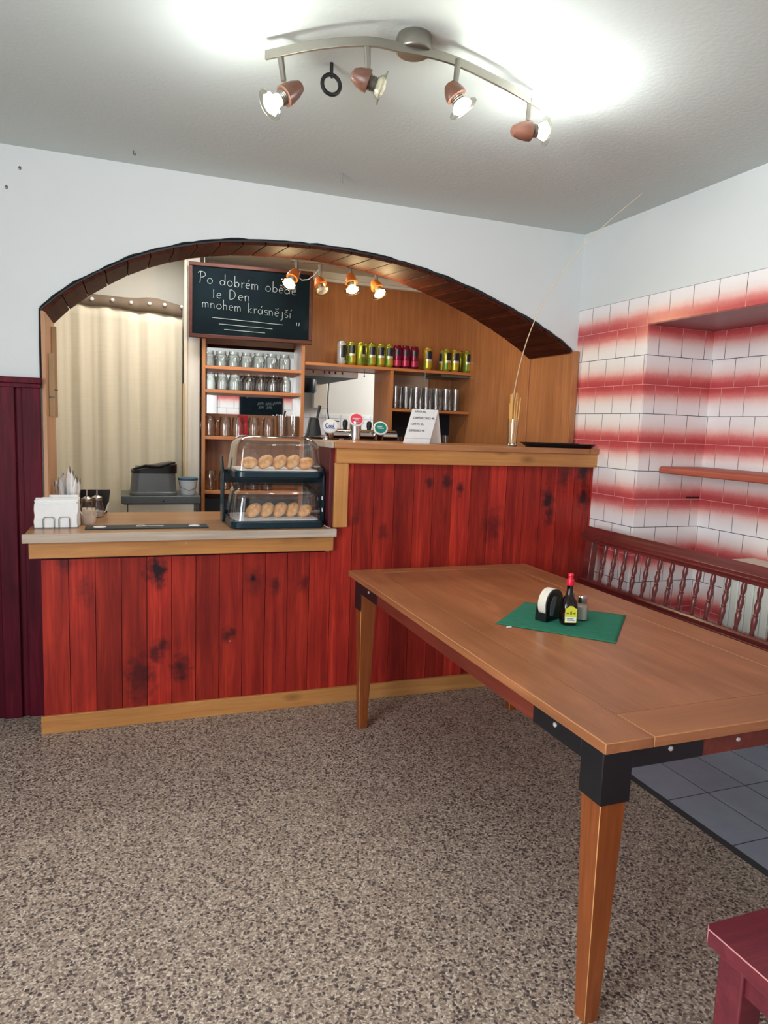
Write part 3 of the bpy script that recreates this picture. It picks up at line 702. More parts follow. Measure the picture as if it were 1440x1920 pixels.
CANS = [(640, 'w', 0, 'white and navy drink can at the left end of the can shelf'), (658.6, 'g', 0, 'yellow green can right beside the white and navy can'), (675.5, 'y', 1, 'yellow green can third from the left end of shelf'),
        (696, 'g', 0, 'yellow green can fourth from left, after a small gap'), (713, 'y', 0, 'yellow green can fifth from left on the shelf'), (729, 'g', 0, 'yellow green can touching the leftmost magenta can'),
        (744.5, 'm', 0, 'magenta can beside the yellow green cans, leftmost of three'), (760, 'm', 0, 'magenta can in the middle of the three magenta cans'), (776.5, 'm', 0, 'magenta can at the right end of the three magenta cans'),
        (802, 'o', 0, 'single yellow can standing alone above the glasses'), (837.5, 'g', 0, 'yellow green can leftmost of the right hand cluster'), (853, 'o', 0, 'yellow can second in front row of right hand cluster'),
        (876, 'g', 0, 'yellow green can second from the right end of shelf'), (888.5, 'o', 0, 'yellow can at the right end of the can shelf')]
BACKC = [(650, 'g', 'yellow green can half hidden behind the white and navy can'), (686, 'g', 'yellow green can half hidden behind third can from left'), (831, 'g', 'yellow green can half hidden behind the right hand cluster, leftmost'), (863.5, 'g', 'yellow green can hidden behind the gap in the right hand cluster')]
for px, k, t_, lb in CANS:
    p = at(px, 680, Y=4.90); can(k, (p.x, 4.90, 1.869), lb, random.uniform(-.25, .25) + (.8 if t_ else 0))
for px, k, lb in BACKC:
    p = at(px, 680, Y=4.985); can(k, (p.x, 4.985, 1.869), lb, random.uniform(-2, 2))
# pint glasses
PINT = [(.026, 0), (.028, .006), (.027, .06), (.034, .12), (.0355, .165)]
n = 0
for row, (yy, x0, cnt) in enumerate(((4.90, 1.915, 7), (4.985, 1.905, 7), (5.07, 1.92, 7))):
    for i in range(cnt):
        glassware('beer_glass', 'clear beer glass on the board under the cans, %s row, %s' % (['front', 'middle', 'back'][row], side_words(i, cnt)), 'glass', (x0 + i * .082, yy, 1.577), PINT, group='beer glasses under the can shelf')
for i, (px, h) in enumerate(((748, .15), (835, .17), (852, .10), (865, .10))):
    p = at(px, 815, Y=4.92)
    glassware('water_glass', 'dim clear glass low behind the bar, ' + ['left of the tent card', 'right of the tent card, tall', 'second from the right', 'rightmost'][i], 'glass', (p.x, 4.92, 1.2205), [(.028, 0), (.032, .01), (.034, h)])

# ================================================================== DEEP KITCHEN
hd = thing('extractor_hood', 'grey extractor hood with white front edge seen past the bar', 'hood', (1.2, 5.9, 1.806))
O = hd.location
MB(O).box(.7, 5.316, 1.806, 1.74, 6.40, 1.819).build('underside', plain('hood_grey', (92, 102, 104), .7), hd)
MB(O).box(.7, 5.30, 1.808, 1.745, 5.315, 1.87).build('front_edge', M['whitep'], hd, bevel=.002)
MB(O).prism([(5.32, 1.819), (6.40, 1.819), (6.40, 2.4), (6.05, 2.4)], 'X', .72, 1.72).build('canopy', M['grey'], hd)
for i, px in enumerate((587, 608, 617, 628, 641)):
    p = at(px, 700, Y=5.29)
    o = thing('hanging_hook', 'small black hook on the hood edge, %s of five' % (side_words(i, 5)), 'hook', (p.x, 5.29, 1.87), 'hooks on the hood edge')
    MB(o.location).tube([(p.x, 5.298, 1.875), (p.x, 5.285, 1.872), (p.x, 5.285, 1.845), (p.x, 5.28, 1.83)], .005, 6).build('hook', M['blackp'], o)
p = at(683, 702, Y=5.0)
tag(MB((p.x, 5.0, 1.849)).tube([(p.x, 5.0, 1.849), (p.x, 5.0, 1.82), (p.x, 4.998, 1.80)], [.002, .002, .006], 6).build('hanging_hook', M['blackp']), 'small black hook under the can shelf by the white wall', 'hook')
a, b = at(589, 717, Y=6.33), at(613, 766, Y=6.33)
fb = thing('fuse_box', 'cream box with cable on the white kitchen wall', 'box', ((a.x + b.x) / 2, 6.36, b.z))
MB(fb.location).box(a.x, 6.33, b.z, b.x, 6.405, a.z).build('case', M['cream'], fb, bevel=.004)
c0 = at(617, 716, Y=6.39); c1 = at(611, 765, Y=6.39)
m = MB(fb.location); m.tube([(c0.x, 6.385, 1.85), (c0.x - .01, 6.38, (c0.z + c1.z) / 2), (c1.x + .01, 6.38, c1.z), (c1.x + .03, 6.38, c1.z - .11), (c1.x + .13, 6.385, c1.z - .12)], .007, 6)
m.build('cable', M['blackp'], fb)
a = at(584, 720, Y=5.7)
tag(MB((a.x, 5.7, 1.84)).lathe([(.09, 0), (.1, .02), (.1, -.16 + .3), (.08, .15)], 20, Matrix.Translation((a.x - .06, 5.7, 1.69))).build('steel_pot', M['teal']), 'dark pot hanging under the hood at left', 'pot')

# ================================================================== TAP TOWER
TY = 4.0
tp = thing('beer_tap_tower', 'chrome beer tap tower with three round signs behind the bar', 'beer tap', (1.35, TY, .9))
O = tp.location
a, b = at(602, 814, Y=TY), at(741, 819, Y=TY); zt_ = (a.z + b.z) / 2
MB(O).tube([(a.x + .035, TY, zt_), (b.x, TY, zt_)], .036, 20).build('tube', M['chrome'], tp)
for xx in (a.x + .12, b.x - .1): MB(O).tube([(xx, TY, .9), (xx, TY, zt_ - .02)], .03, 16).build('leg', M['chrome'], tp)
def sign(px, py, r, col, nm, tilt, draw):
    p = at(px, py, Y=TY - .06); d = Vector((-.30 + tilt, -1, .52)).normalized()
    A = aim(p, d)
    h = MB(O).lathe([(r + .004, -.008), (r + .006, 0), (r + .004, .004), (r - .002, .005)], 32, A).build(nm, M['whitep'], tp)
    MB(O).lathe([(.001, .0055), (r - .004, .0055), (r - .004, .004)], 32, A, cap=False).build('face', plain(nm + '_face', col, .35, 0, .02), h)
    m = MB(O)
    upv = Vector((0, 0, 1)); ex = upv.cross(d).normalized(); ey = d.cross(ex).normalized()
    for s, rr in draw: m.tube([p + d * .007 + ex * (x * r) + ey * (y * r) for x, y in s], rr, 5)
    return h, m, p
COOL = [(arc(-.42, 0, .24, .34, 60, 300), .0022), (arc(-.05, -.12, .15, .17, 0, 360, 12), .002), (arc(.27, -.12, .15, .17, 0, 360, 12), .002), ([(.56, .42), (.52, -.26), (.62, -.28)], .0022), ([(-.65, -.45), (.1, -.38), (.7, -.46)], .0016)]
h, m, p = sign(619, 799, .040, (236, 238, 244), 'white_sign', 0, COOL); m.build('blue_writing', plain('blue_ink', (40, 86, 160), .5), h)
h2, m2, p2 = sign(668.5, 787, .040, (226, 72, 100), 'red_sign', .12, [([(-.6 + .1 * i, .08 + (.07 if i % 2 else 0)) for i in range(13)], .0022), ([(-.3 + .1 * i, -.14 + (.06 if i % 2 else 0)) for i in range(7)], .0016)]); m2.build('white_writing', M['white'], h2)
h3, m3, p3 = sign(713.5, 803, .039, (8, 130, 122), 'green_sign', .05, [([(-.5 + .12 * i, .12 + (.12 if i % 2 else 0)) for i in range(7)], .0026), ([(-.35 + .12 * i, -.16 + (.1 if i % 2 else 0)) for i in range(8)], .0022), ([(-.5, -.02), (.5, -.04)], .0014)]); m3.build('white_writing', M['white'], h3)
q = Vector((p2.x, TY - .045, 0)); MB(O).tube([(q.x, q.y, zt_ - .03), (q.x, q.y, p2.z - .012)], .034, 24).build('column', M['chrome'], tp)
MB(O).tube([(p.x + .006, TY - .045, zt_ - .02), (p.x + .004, TY - .05, p.z - .02)], .022, 16).build('short_column', M['chrome'], tp)
MB(O).tube([(p3.x, TY - .03, zt_ - .015), (p3.x - .004, TY - .05, p3.z - .012)], .03, 20).build('short_column', M['chrome'], tp)
for px, py in ((647, 797), (692, 800)):
    c = at(px, py, Y=TY + .03); MB(O).lathe([(.009, -.05), (.011, -.025), (.016, 0), (.0155, .02), (.009, .032)], 16, Matrix.Translation(c)).build('tap_handle', M['blackp'], tp)
c = at(597, 812, Y=TY - .02)
c.x -= .03
cf = thing('drink_tap', 'tapered black drink tap at the left end of the tower', 'tap', (c.x, c.y, .9))
MB(cf.location).lathe([(.052, .9), (.052, 1.37), (.046, c.z - .02), (.03, c.z + .07), (.024, c.z + .09)], 16, Matrix.Translation((c.x, c.y, 0)), sq=[4] * 5).build('body', M['blackp'], cf, bevel=.003)
MB(cf.location).tube([(c.x + .025, c.y - .03, c.z - .02), (c.x + .06, c.y - .06, c.z - .02), (c.x + .062, c.y - .062, c.z - .06)], .012, 10).build('spout', M['chrome'], cf)
MB(cf.location).tube([(c.x + .02, c.y, c.z + .085), (c.x + .035, c.y, c.z + .16)], [.007, .009], 10).build('lever', M['blackp'], cf)

# ================================================================== ON THE BAR
ZB = 1.357
def txt(s, size, mat, name, parent, loc, rot):
    c = bpy.data.curves.new(name, 'FONT'); c.body = s; c.size = size; c.extrude = .0004
    t = bpy.data.objects.new(name, c); me = bpy.data.meshes.new_from_object(t); bpy.data.objects.remove(t)
    o = bpy.data.objects.new(name, me); COL.objects.link(o); me.materials.clear(); me.materials.append(mat)
    o.parent = parent; o.matrix_local = Matrix.Translation(loc) @ rot; return o
A, B = at(753, 828, Y=3.52), at(803, 830, Y=3.50)
wd = .155
tc = thing('tent_card', 'white folded tent card with coffee price list on the bar', 'tent card', (A.x, 3.50, ZB), rz=math.radians(0))
hgt = .185; dep = .12
m = MB(); lean = .072
P0 = [(0, 0, 0), (wd, 0, 0), (wd + lean, dep / 2, hgt), (lean, dep / 2, hgt)]
P1 = [(.13, dep, 0), (wd + .128, dep, 0), (wd + lean, dep / 2, hgt), (lean, dep / 2, hgt)]
e = Vector((0, -.0015, .0005))
m.add(P0 + [Vector(p) - e for p in P0], [(0, 1, 2, 3), (7, 6, 5, 4), (0, 4, 5, 1), (1, 5, 6, 2), (2, 6, 7, 3), (3, 7, 4, 0)])
m.build('front_sheet', M['white'], tc, smooth=False)
m = MB(); m.add(P1 + [Vector(p) + e for p in P1], [(3, 2, 1, 0), (4, 5, 6, 7), (0, 1, 5, 4), (1, 2, 6, 5), (2, 3, 7, 6), (3, 0, 4, 7)])
m.build('back_sheet', M['white'], tc, smooth=False)
ez = (Vector(P0[3]) - Vector(P0[0])).normalized(); ex = Vector((1, 0, 0)); ezn = (ez - ex * ez.dot(ex)).normalized(); nrm = ex.cross(ezn)
Rt = Matrix((ex, ezn, nrm)).transposed().to_4x4()
for k, (s, u, v) in enumerate((('KÁVA 40,', .13, .93), ('CAPPUCCINO 40,', .13, .74), ('LATTE 45,', .14, .56), ('ESPRESSO 40', .10, .37))):
    base = Vector(P0[0]).lerp(Vector(P0[3]), v - .03) + Vector((u * wd, 0, 0)) + nrm * .0018
    txt(s, .0165, M['ink'], 'price_text', tc, base, Rt)
m = MB(); a = Vector(P0[0]).lerp(Vector(P0[3]), .14) + nrm * .001; m.tube([a, a + Vector((wd * .99, 0, 0))], .0012, 4); m.build('fold_line', plain('fold_grey', (190, 190, 196), .7), tc)
# glass with sticks, and the long bent cane
gp = Vector((at(960, 830, Y=3.45).x, 3.45, ZB))
sg = thing('stick_glass', 'slim glass holding wooden sticks on the bar', 'glass', gp)
MB().lathe([(.001, .001), (.027, 0), (.028, .004), (.026, .012), (.030, .15), (.028, .15), (.024, .02), (.001, .018)], 20, cap=False).build('body', M['glass'], sg)
MB().lathe([(.0265, 0), (.029, .006), (.0265, .014)], 20).build('foot', M['steel'], sg)
for i in range(16):
    a = 2 * PI * i / 16 + random.uniform(-.2, .2); r0 = random.uniform(.010, .019) if i % 3 else .006; r1 = r0 * 1.75; h = random.uniform(.235, .30)
    p0 = gp + Vector((r0 * math.cos(a), r0 * math.sin(a), .02)); p1 = gp + Vector((r1 * math.cos(a), r1 * math.sin(a), h))
    tag(MB(p0).tube([p0, p1], .0036, 6).build('wooden_stick', M['straw']), 'pale wooden stick standing among others in the slim glass', 'stick', 'wooden sticks in the slim glass')
tip = at(1214, 355, X=2.38)
pts = []
for px, py, f in ((962, 752, 0), (978, 672, .16), (1003, 600, .33), (1040, 532, .5), (1088, 468, .66), (1145, 412, .83), (1214, 355, 1)):
    yy = 3.45 + (tip.y - 3.45) * f; pts.append(at(px, py, Y=yy))
base = gp + Vector((.002, 0, .022))
pts = [base] + [Vector((p.x, p.y, p.z)) for p in pts]
pts = [Vector((*v[:3],)) for v in catmull(pts, 4)]
tag(MB(base).tube(pts, [.0032 - .002 * i / len(pts) for i in range(len(pts))], 6).build('bent_cane', M['cane']), 'very long thin bent cane rising from the slim glass', 'cane')
# black tray
tr = thing('serving_tray', 'black oval serving tray lying at the right end of the bar', 'tray', (2.36, 3.44, ZB))
def oval(rx, ry, z, n=40, e=3.0):
    out = []
    for i in range(n):
        a = 2 * PI * i / n; c, s_ = math.cos(a), math.sin(a); q = (abs(c) ** e + abs(s_) ** e) ** (-1 / e); out.append((rx * c * q, ry * s_ * q, z))
    return out
MB().loft([oval(.20, .085, 0), oval(.20, .087, .003), oval(.228, .105, .022), oval(.232, .108, .023), oval(.205, .089, .006), oval(.195, .082, .004)]).build('dish', M['blackp'], tr)
MB().loft([oval(.229, .1055, .0215), oval(.235, .110, .0225), oval(.235, .110, .025), oval(.229, .1055, .025)], cap=False).build('rim', M['slate'], tr)

# ================================================================== ON THE LOW COUNTER
ZL = .925
# pastry display
pd = thing('pastry_display', 'two tier pastry display with clear domes on the low counter', 'display case', (.72, 3.5, ZL))
O = pd.location
def rslab(x0, y0, x1, y1, z0, z1, r, mat, nm, par, bev=.006):
    return MB(O).prism(rrect(x0, y0, x1, y1, r), 'Z', z0, z1).build(nm, mat, par, bevel=bev)
t1 = rslab(.490, 3.345, .955, 3.70, ZL, .962, .05, M['teal'], 'base_tray', pd)
t2 = rslab(.506, 3.37, .948, 3.70, 1.170, 1.205, .05, M['teal'], 'upper_tray', pd)
rslab(.515, 3.375, .93, 3.67, .962, .966, .03, M['white'], 'liner', t1, .001); rslab(.525, 3.395, .928, 3.67, 1.205, 1.209, .03, M['white'], 'liner', t2, .001)
for x0, x1, yf in ((.481, .491, 3.61), (.955, .968, 3.42)):
    MB(O).prism([(yf, ZL), (3.70, ZL), (3.70, 1.26), (3.66, 1.26), (yf + .03, 1.215), (yf, 1.18)], 'X', x0, x1).build('side_plate', M['teal'], pd, bevel=.003)
MB(O).box(.491, 3.705, ZL, .955, 3.72, .98).box(.491, 3.705, 1.12, .955, 3.72, 1.19).build('back_rail', M['teal'], pd, bevel=.002)
for pz in (934, 956):
    p = at(604, pz, X=.953); MB(O).box(.951, p.y - .008, p.z - .009, .955, p.y + .008, p.z + .009).build('white_clip', M['white'], pd)
def dome(x0, y0, x1, y1, z0, z1):
    rings = []; n = 8; R = .065
    def ring(i, z): return [(px, py, z) for px, py in rrect(x0 + i, y0 + i, x1 - i, y1 - i, .05)]
    rings.append(ring(0, z0)); 
    for k in range(n + 1):
        a = PI / 2 * k / n; rings.append(ring(.012 + R * (1 - math.cos(a)) * .9, z1 - R + R * math.sin(a)))
    m = MB(O); m.loft(rings, cap=False); b = len(m.v); m.f.append(list(range(b - len(rings[-1]), b))); m.mi.append(0)
    return m
dome(.508, 3.375, .946, 3.68, 1.2055, 1.374).build('upper_dome', M['lid'], pd, ang=1.2)
dome(.502, 3.36, .945, 3.68, .9625, 1.132).build('lower_dome', M['lid'], pd, ang=1.2)
for k, (z, yy, pxs, lean) in enumerate(((1.209, 3.48, (467, 497, 524, 548, 573), (.1, .75, .85, .85, .35)), (.966, 3.47, (475, 500, 524, 547, 570), (.75, .95, .9, .95, .5)))):
    for i, px in enumerate(pxs):
        x = at(px, 880 if k == 0 else 965, Y=yy).x; an = lean[i] * .92
        bun = thing('bun', 'round baked bun on the %s tier of the display, %s' % (['upper', 'lower'][k], side_words(i, 5)), 'bun', (x, yy, z), 'buns in the pastry display')
        rad = .042 + .004 * random.random(); th = .027
        T = Matrix.Rotation(-an, 4, 'Y') @ Matrix.Rotation(.35, 4, 'X')
        mm = MB().sphere((0, 0, 0), rad, rad * .95, th, 20, 12, T)
        zmin = min(v.z for v in mm.v)
        for v in mm.v: v.z -= zmin
        mm.build('crust', M['bread'], bun)
        T2 = Matrix.Translation((0, 0, -zmin)) @ T
        MB().sphere(T2 @ Vector((rad * .15, -rad * .1, th * .72)), rad * .45, rad * .4, th * .32, 14, 8, T.to_3x3().to_4x4()).build('glaze', plain('bun_glaze_%d%d' % (k, i), (228, 176, 116), .45), bun)
# bar mat
mt = thing('bar_mat', 'long dark green bar mat with white marks on the counter edge', 'bar mat', (.115, 3.46, ZL))
MB().box(-.275, -.055, 0, .275, .055, .006).build('rubber', plain('bar_mat_rubber', (10, 34, 42), .6), mt, bevel=.002)
for cx, w_ in ((-.212, .028), (.212, .026)):
    MB().loft([[(cx + w_ * math.cos(a * PI / 12), .0 + .026 * math.sin(a * PI / 12), z) for a in range(24)] for z in (.006, .0072)]).build('white_oval', M['white'], mt)
m = MB(); m.tube([(-.05, .01, .0066), (-.045, .025, .0066), (-.02, .026, .0066), (-.012, .01, .0066), (-.03, -.004, .0066), (-.05, -.002, .0066)], .004, 5, closed=True, flat=.3); m.box(-.014, -.002, .006, .07, .009, .0072)
m.build('white_emblem', M['white'], mt)
# napkin holder
nh = thing('napkin_holder', 'wire holder stuffed with white paper napkins at counter end', 'napkin holder', (-.28, 3.50, ZL))
O = nh.location
m = MB(O)
for yy in (3.462, 3.60):
    for xa, xb in ((-.335, -.29), (-.27, -.225)):
        m.tube([(xa, yy, ZL), (xa, yy, ZL + .045), (xa + .006, yy, ZL + .053), (xb - .006, yy, ZL + .053), (xb, yy, ZL + .045), (xb, yy, ZL)], .0018, 6)
m.box(-.37, 3.462, ZL, -.19, 3.60, ZL + .003)
m.build('wire_frame', M['dsteel'], nh)
m = MB(O); random.seed(3)
zz = 0
for i in range(9):
    y0 = 3.468 + i * .0142; hh = .112 + .016 * (i / 8) + random.uniform(-.008, .008); w0 = -.373 + random.uniform(-.004, .006); w1 = -.19 + random.uniform(-.006, .005)
    rings = []
    for k in range(5):
        z = ZL + .004 + hh * k / 4; lean_ = (k / 4) ** 2 * .016
        rings.append([(w0 + random.uniform(-.003, .003), y0 + lean_, z), (w1 + random.uniform(-.003, .003), y0 + lean_, z), (w1, y0 + .0135 + lean_, z + .001), (w0, y0 + .0135 + lean_, z + .001)])
    m.loft(rings)
nk = m.build('paper_napkins', M['white'], bevel=.002); nk['kind'] = 'stuff'
tag(nk, 'thick wad of white paper napkins in the wire holder', 'napkins')
# cutlery pot
cpx = at(126, 935, Y=3.74).x
cp = thing('cutlery_pot', 'steel pot of napkin wrapped cutlery behind the napkin holder', 'pot', (cpx, 3.74, ZL))
MB().lathe([(.001, .002), (.052, 0), (.054, .006), (.054, .115), (.056, .118), (.051, .118), (.050, .01), (.001, .008)], 28, cap=False).build('body', M['steel'], cp)
random.seed(11)
CUT = [(-.034, .01, .185, -.25, 0), (-.022, -.012, .19, -.12, 1), (-.012, .014, .21, -.05, 0), (-.004, -.02, .165, -.35, 1), (.004, .004, .245, .03, 0), (.014, -.008, .225, .1, 1), (.022, .012, .20, .14, 0), (.030, -.006, .195, .16, 1), (.036, .008, .185, .25, 0)]
for i, (dx, dy, h, tl, k) in enumerate(CUT):
    b0 = Vector((cpx + dx * .8, 3.74 + dy, ZL + .012)); d = Vector((tl * .5, random.uniform(-.08, .08), 1)).normalized()
    cu_ = thing('wrapped_cutlery', 'napkin wrapped cutlery in the steel pot, %s' % side_words(i, len(CUT)), 'cutlery', b0, 'wrapped cutlery in the steel pot')
    A = aim((0, 0, 0), d)
    MB().lathe([(.010, .02), (.016, h * .55), (.025, h * .74), (.017, h * .9), (.003, h)], 10, A @ Matrix.Diagonal((1, .55, 1, 1))).build('napkin', M['white'], cu_)
    MB().lathe([(.004, 0), (.005, h * .6), (.009, h * .82), (.010, h * .95), (.003, h + .012)], 10, A @ Matrix.Translation((.003, -.007, 0)) @ Matrix.Diagonal((1, .35, 1, 1))).build('handle', M['steel'], cu_)
# sachet bowl
bx = at(165, 975, Y=3.62).x
bw = thing('sachet_bowl', 'small beige ramekin of paper sachets beside the napkins', 'bowl', (bx, 3.62, ZL))
MB().lathe([(.001, .001), (.030, 0), (.033, .004), (.040, .043), (.042, .046), (.038, .046), (.030, .01), (.001, .008)], 28, cap=False).build('dish', M['mush'], bw)
for i in range(9):
    a = 2 * PI * i / 9; r = .018
    c = Vector((bx + r * math.cos(a), 3.62 + r * math.sin(a) * .8, ZL + .014)); T = Matrix.Translation(c) @ Matrix.Rotation(a + PI / 2, 4, 'Z') @ Matrix.Rotation(random.uniform(.25, .5), 4, 'X')
    m = MB(c); pts = []
    for zz in (0, .062):
        for sx, sy in ((-.011, -.002), (.011, -.002), (.011, .002), (-.011, .002)): pts.append(T @ Vector((sx * (1 if zz == 0 else .95), sy * (1.0 if zz == 0 else .3), zz)))
    m.hexa(pts); tag(m.build('sachet', plain('sachet_paper', (236, 222, 206), .5) if i == 0 else bpy.data.materials['sachet_paper'], smooth=False), 'small pale paper sachet standing in the beige ramekin', 'sachet', 'sachets in the ramekin')
# sugar pourers
for i, (px, yy) in enumerate(((163, 3.80), (182, 3.86))):
    x = at(px, 950, Y=yy).x
    sp = thing('sugar_pourer', ['glass sugar pourer with steel lid behind the ramekin, left one', 'glass sugar pourer with steel spout, the right one'][i], 'sugar pourer', (x, yy, ZL), 'sugar pourers')
    MB().lathe([(.001, .001), (.034, 0), (.036, .005), (.033, .05), (.024, .085), (.024, .09)], 20, cap=False).build('jar', M['glass'], sp)
    MB().lathe([(.001, .003), (.030, .003), (.031, .03), (.001, .034)], 20).build('sugar', M['salt'], sp)
    MB().lathe([(.0255, .086), (.0265, .09), (.0255, .102), (.012, .110), (.006, .112)], 20).build('lid', M['steel'], sp)
    MB().tube([(0, 0, .108), (.001, 0, .148)], [.0045, .0025], 8).build('spout', M['chrome'], sp)
sx = at(196, 965, Y=3.90).x
sc_ = thing('saucer', 'small beige saucer half hidden behind the sugar pourers', 'saucer', (sx - .035, 3.955, ZL))
MB().lathe([(.001, .001), (.024, 0), (.04, .012), (.042, .014), (.038, .013), (.022, .004), (.001, .004)], 24, cap=False).build('dish', M['mush'], sc_)
a, b = at(150, 918, Y=4.0), at(207, 918, Y=4.0)
bb = thing('black_stand', 'black upright card stand behind the sugar pourers', 'stand', ((a.x + b.x) / 2, 4.0, ZL))
MB(bb.location).prism([(a.x, ZL), (b.x - .018, ZL), (b.x - .012, ZL + .03), (b.x, a.z), (a.x, a.z)], 'Y', 4.0, 4.012).build('panel', M['blackp'], bb, bevel=.002)
MB(bb.location).box(a.x + .02, 4.012, ZL, a.x + .06, 4.035, ZL + .06).build('foot', M['blackp'], bb)
MB(bb.location).prism([(b.x - .028, ZL + .012), (b.x - .016, ZL + .014), (b.x - .007, ZL + .06), (b.x - .014, ZL + .055)], 'Y', 3.9985, 4.0).build('white_patch', M['white'], bb)

# hanging strips on the left jamb
for i, (px0, px1, y0, y1, yy) in enumerate(((89, 97, 662, 781, 3.70), (98, 106, 612, 783, 3.88))):
    a, b = at(px0, y0, Y=yy), at(px1, y1, Y=yy)
    hs = thing('wooden_strip', ['pale narrow strip hanging on the left jamb, shorter front one', 'pale narrow strip hanging on the left jamb, longer rear one'][i], 'strip', (-.319, yy, b.z), 'strips on the jamb')
    MB(hs.location).box(-.3195, yy - .004, b.z, -.296, yy + .004, a.z).build('slat', M['strip'], hs, bevel=.0015)
    MB(hs.location).box(-.3198, yy - .0055, (a.z * .3 + b.z * .7), -.2945, yy + .0055, (a.z * .3 + b.z * .7) + .005).build('band', M['dsteel'], hs)

# ================================================================== CURTAIN AND BACK CORNER
CY = 5.06
random.seed(5)
ct = thing('curtain', 'beige linen curtain hanging across the doorway behind the counter', 'curtain', (0, CY, .05))
xa, xb = -.405, .395; NX, NZ_ = 160, 26
ph = [random.uniform(0, 6.28) for _ in range(6)]
def fold(u, v):
    s = .012 * math.sin(2 * PI * 5.5 * u + ph[0] + .25 * math.sin(3 * v + ph[1])) + .0035 * math.sin(2 * PI * 9.7 * u + ph[2] + .6 * v) + .0012 * math.sin(2 * PI * 19 * u + ph[3])
    return s * (.45 + .55 * min(1, (1 - v) * 3 + .2))
def ztop(u): return 2.172 - .035 * u + .004 * math.sin(18 * u)
m = MB(ct.location); vs = []
for j in range(NZ_ + 1):
    for i in range(NX + 1):
        u = i / NX; v = j / NZ_; vs.append((xa + (xb - xa) * u, CY + fold(u, v), .06 + (ztop(u) - .06) * v))
fs = [(j * (NX + 1) + i, j * (NX + 1) + i + 1, (j + 1) * (NX + 1) + i + 1, (j + 1) * (NX + 1) + i) for j in range(NZ_) for i in range(NX)]
m.add(vs, fs); c_ = m.build('cloth', M['curtain'], ct, ang=3); sd = c_.modifiers.new('thickness', 'SOLIDIFY'); sd.thickness = .002
m = MB(ct.location); vs = []
for i in range(61):
    u = i / 60
    for z in (ztop(u) - .006, ztop(u) + .075 + .012 * math.sin(9 * u + 1)): vs.append((xa + (xb - xa) * u, CY - .012 + fold(u, 1) * .5, z))
m.add(vs, [(2 * i, 2 * i + 2, 2 * i + 3, 2 * i + 1) for i in range(60)]); hb = m.build('heading_band', M['vband'], ct, ang=3); hb.modifiers.new('thickness', 'SOLIDIFY').thickness = .004
for px, py in ((172.5, 560), (211, 562), (246, 567), (280.5, 569), (309, 571), (341, 575)):
    p = at(px, py, Y=CY - .03); MB(ct.location).lathe([(.001, .012), (.008, .01), (.012, 0), (.012, -.012)], 14, aim((p.x, CY - .022, p.z), (0, -1, 0)), cap=False).build('white_stud', M['white'], ct)
tag(MB((0, CY + .03, 2.235)).tube([(-.41, CY + .03, 2.225), (.39, CY + .03, 2.19)], .010, 10).build('curtain_rail', M['dsteel']), 'thin curtain rail behind the brown heading band', 'rail')

# steel table with roll top cooker and bucket
stt = thing('steel_side_table', 'steel topped side table with cream drawer behind the counter', 'side table', (.22, 4.78, 0))
O = stt.location
MB(O).box(-.005, 4.60, .905, .475, 4.98, .953).build('top', M['dsteel'], stt, bevel=.003)
MB(O).box(.035, 4.62, .45, .435, 4.95, .903).build('drawer_front', M['cream'], stt, bevel=.003)
MB(O).box(.008, 4.615, .45, .03, 4.96, .903).build('side_rail', M['cream'], stt, bevel=.002)
for xx in (.01, .445):
    for yy in (4.63, 4.95): MB(O).box(xx, yy - .012, 0, xx + .024, yy + .012, .905).build('leg', M['dsteel'], stt)
MB(O).lathe([(.006, 0), (.006, .006), (.001, .007)], 10, aim((.245, 4.60, .922), (0, -1, 0))).build('lock', M['blackp'], stt)
ck = thing('deep_fryer', 'grey metal cooker with black lid on the steel table', 'cooker', (.21, 4.76, .953))
O = ck.location
def rr3(x0, y0, x1, y1, r, z): return [(a, b, z) for a, b in rrect(x0, y0, x1, y1, r)]
MB(O).loft([rr3(.045, 4.64, .335, 4.88, .05, .953), rr3(.045, 4.64, .335, 4.88, .05, .97), rr3(.05, 4.645, .33, 4.875, .05, .975), rr3(.06, 4.65, .325, 4.87, .05, 1.095)]).build('body', M['grey'], ck, bevel=.003)
m = MB(O)
def wedge(x0, x1, z0, za, zb):
    r = rrect(x0, 4.645, x1, 4.875, .06); rings = [[(a, b, z0) for a, b in r]]
    rings.append([(a, b, za + (zb - za) * (a - x0) / (x1 - x0)) for a, b in r])
    rings.append([(x0 + (x1 - x0) * .5 + (a - (x0 + x1) / 2) * .8, 4.76 + (b - 4.76) * .8, za + .012 + (zb - za) * (a - x0) / (x1 - x0)) for a, b in r]); m.loft(rings)
wedge(.055, .335, 1.092, 1.108, 1.15)
m.build('lid', M['blackp'], ck, bevel=.003)
MB(O).tube([(.07, 4.66, 1.118), (.14, 4.64, 1.14), (.22, 4.64, 1.135), (.32, 4.655, 1.165)], [.006, .01, .01, .006], 8).build('lid_handle', M['blackp'], ck)
MB(O).box(.08, 4.70, 1.122, .19, 4.80, 1.136).build('viewing_window', M['steel'], ck)
bk = thing('bucket', 'small white bucket with blue lid beside the grey cooker', 'bucket', (.405, 4.72, .953))
MB().lathe([(.045, 0), (.048, .004), (.058, .085), (.062, .087), (.062, .095)], 24).build('tub', M['bucket'], bk)
MB().lathe([(.063, .094), (.064, .097), (.064, .108), (.05, .112), (.001, .112)], 24).build('lid', M['blue'], bk)
MB().tube([(-.058, 0, .088), (-.05, -.05, .05), (0, -.075, .03), (.05, -.05, .05), (.058, 0, .088)], .002, 6).build('handle', M['dsteel'], bk)
p = at(346, 880, Y=4.80)
ws = thing('wooden_rod', 'upright pale wooden rod behind the white bucket', 'rod', (p.x, 4.85, .953))
MB().tube([(0, 0, 0), (0, 0, .72)], .0085, 10).build('shaft', M['strip'], ws)

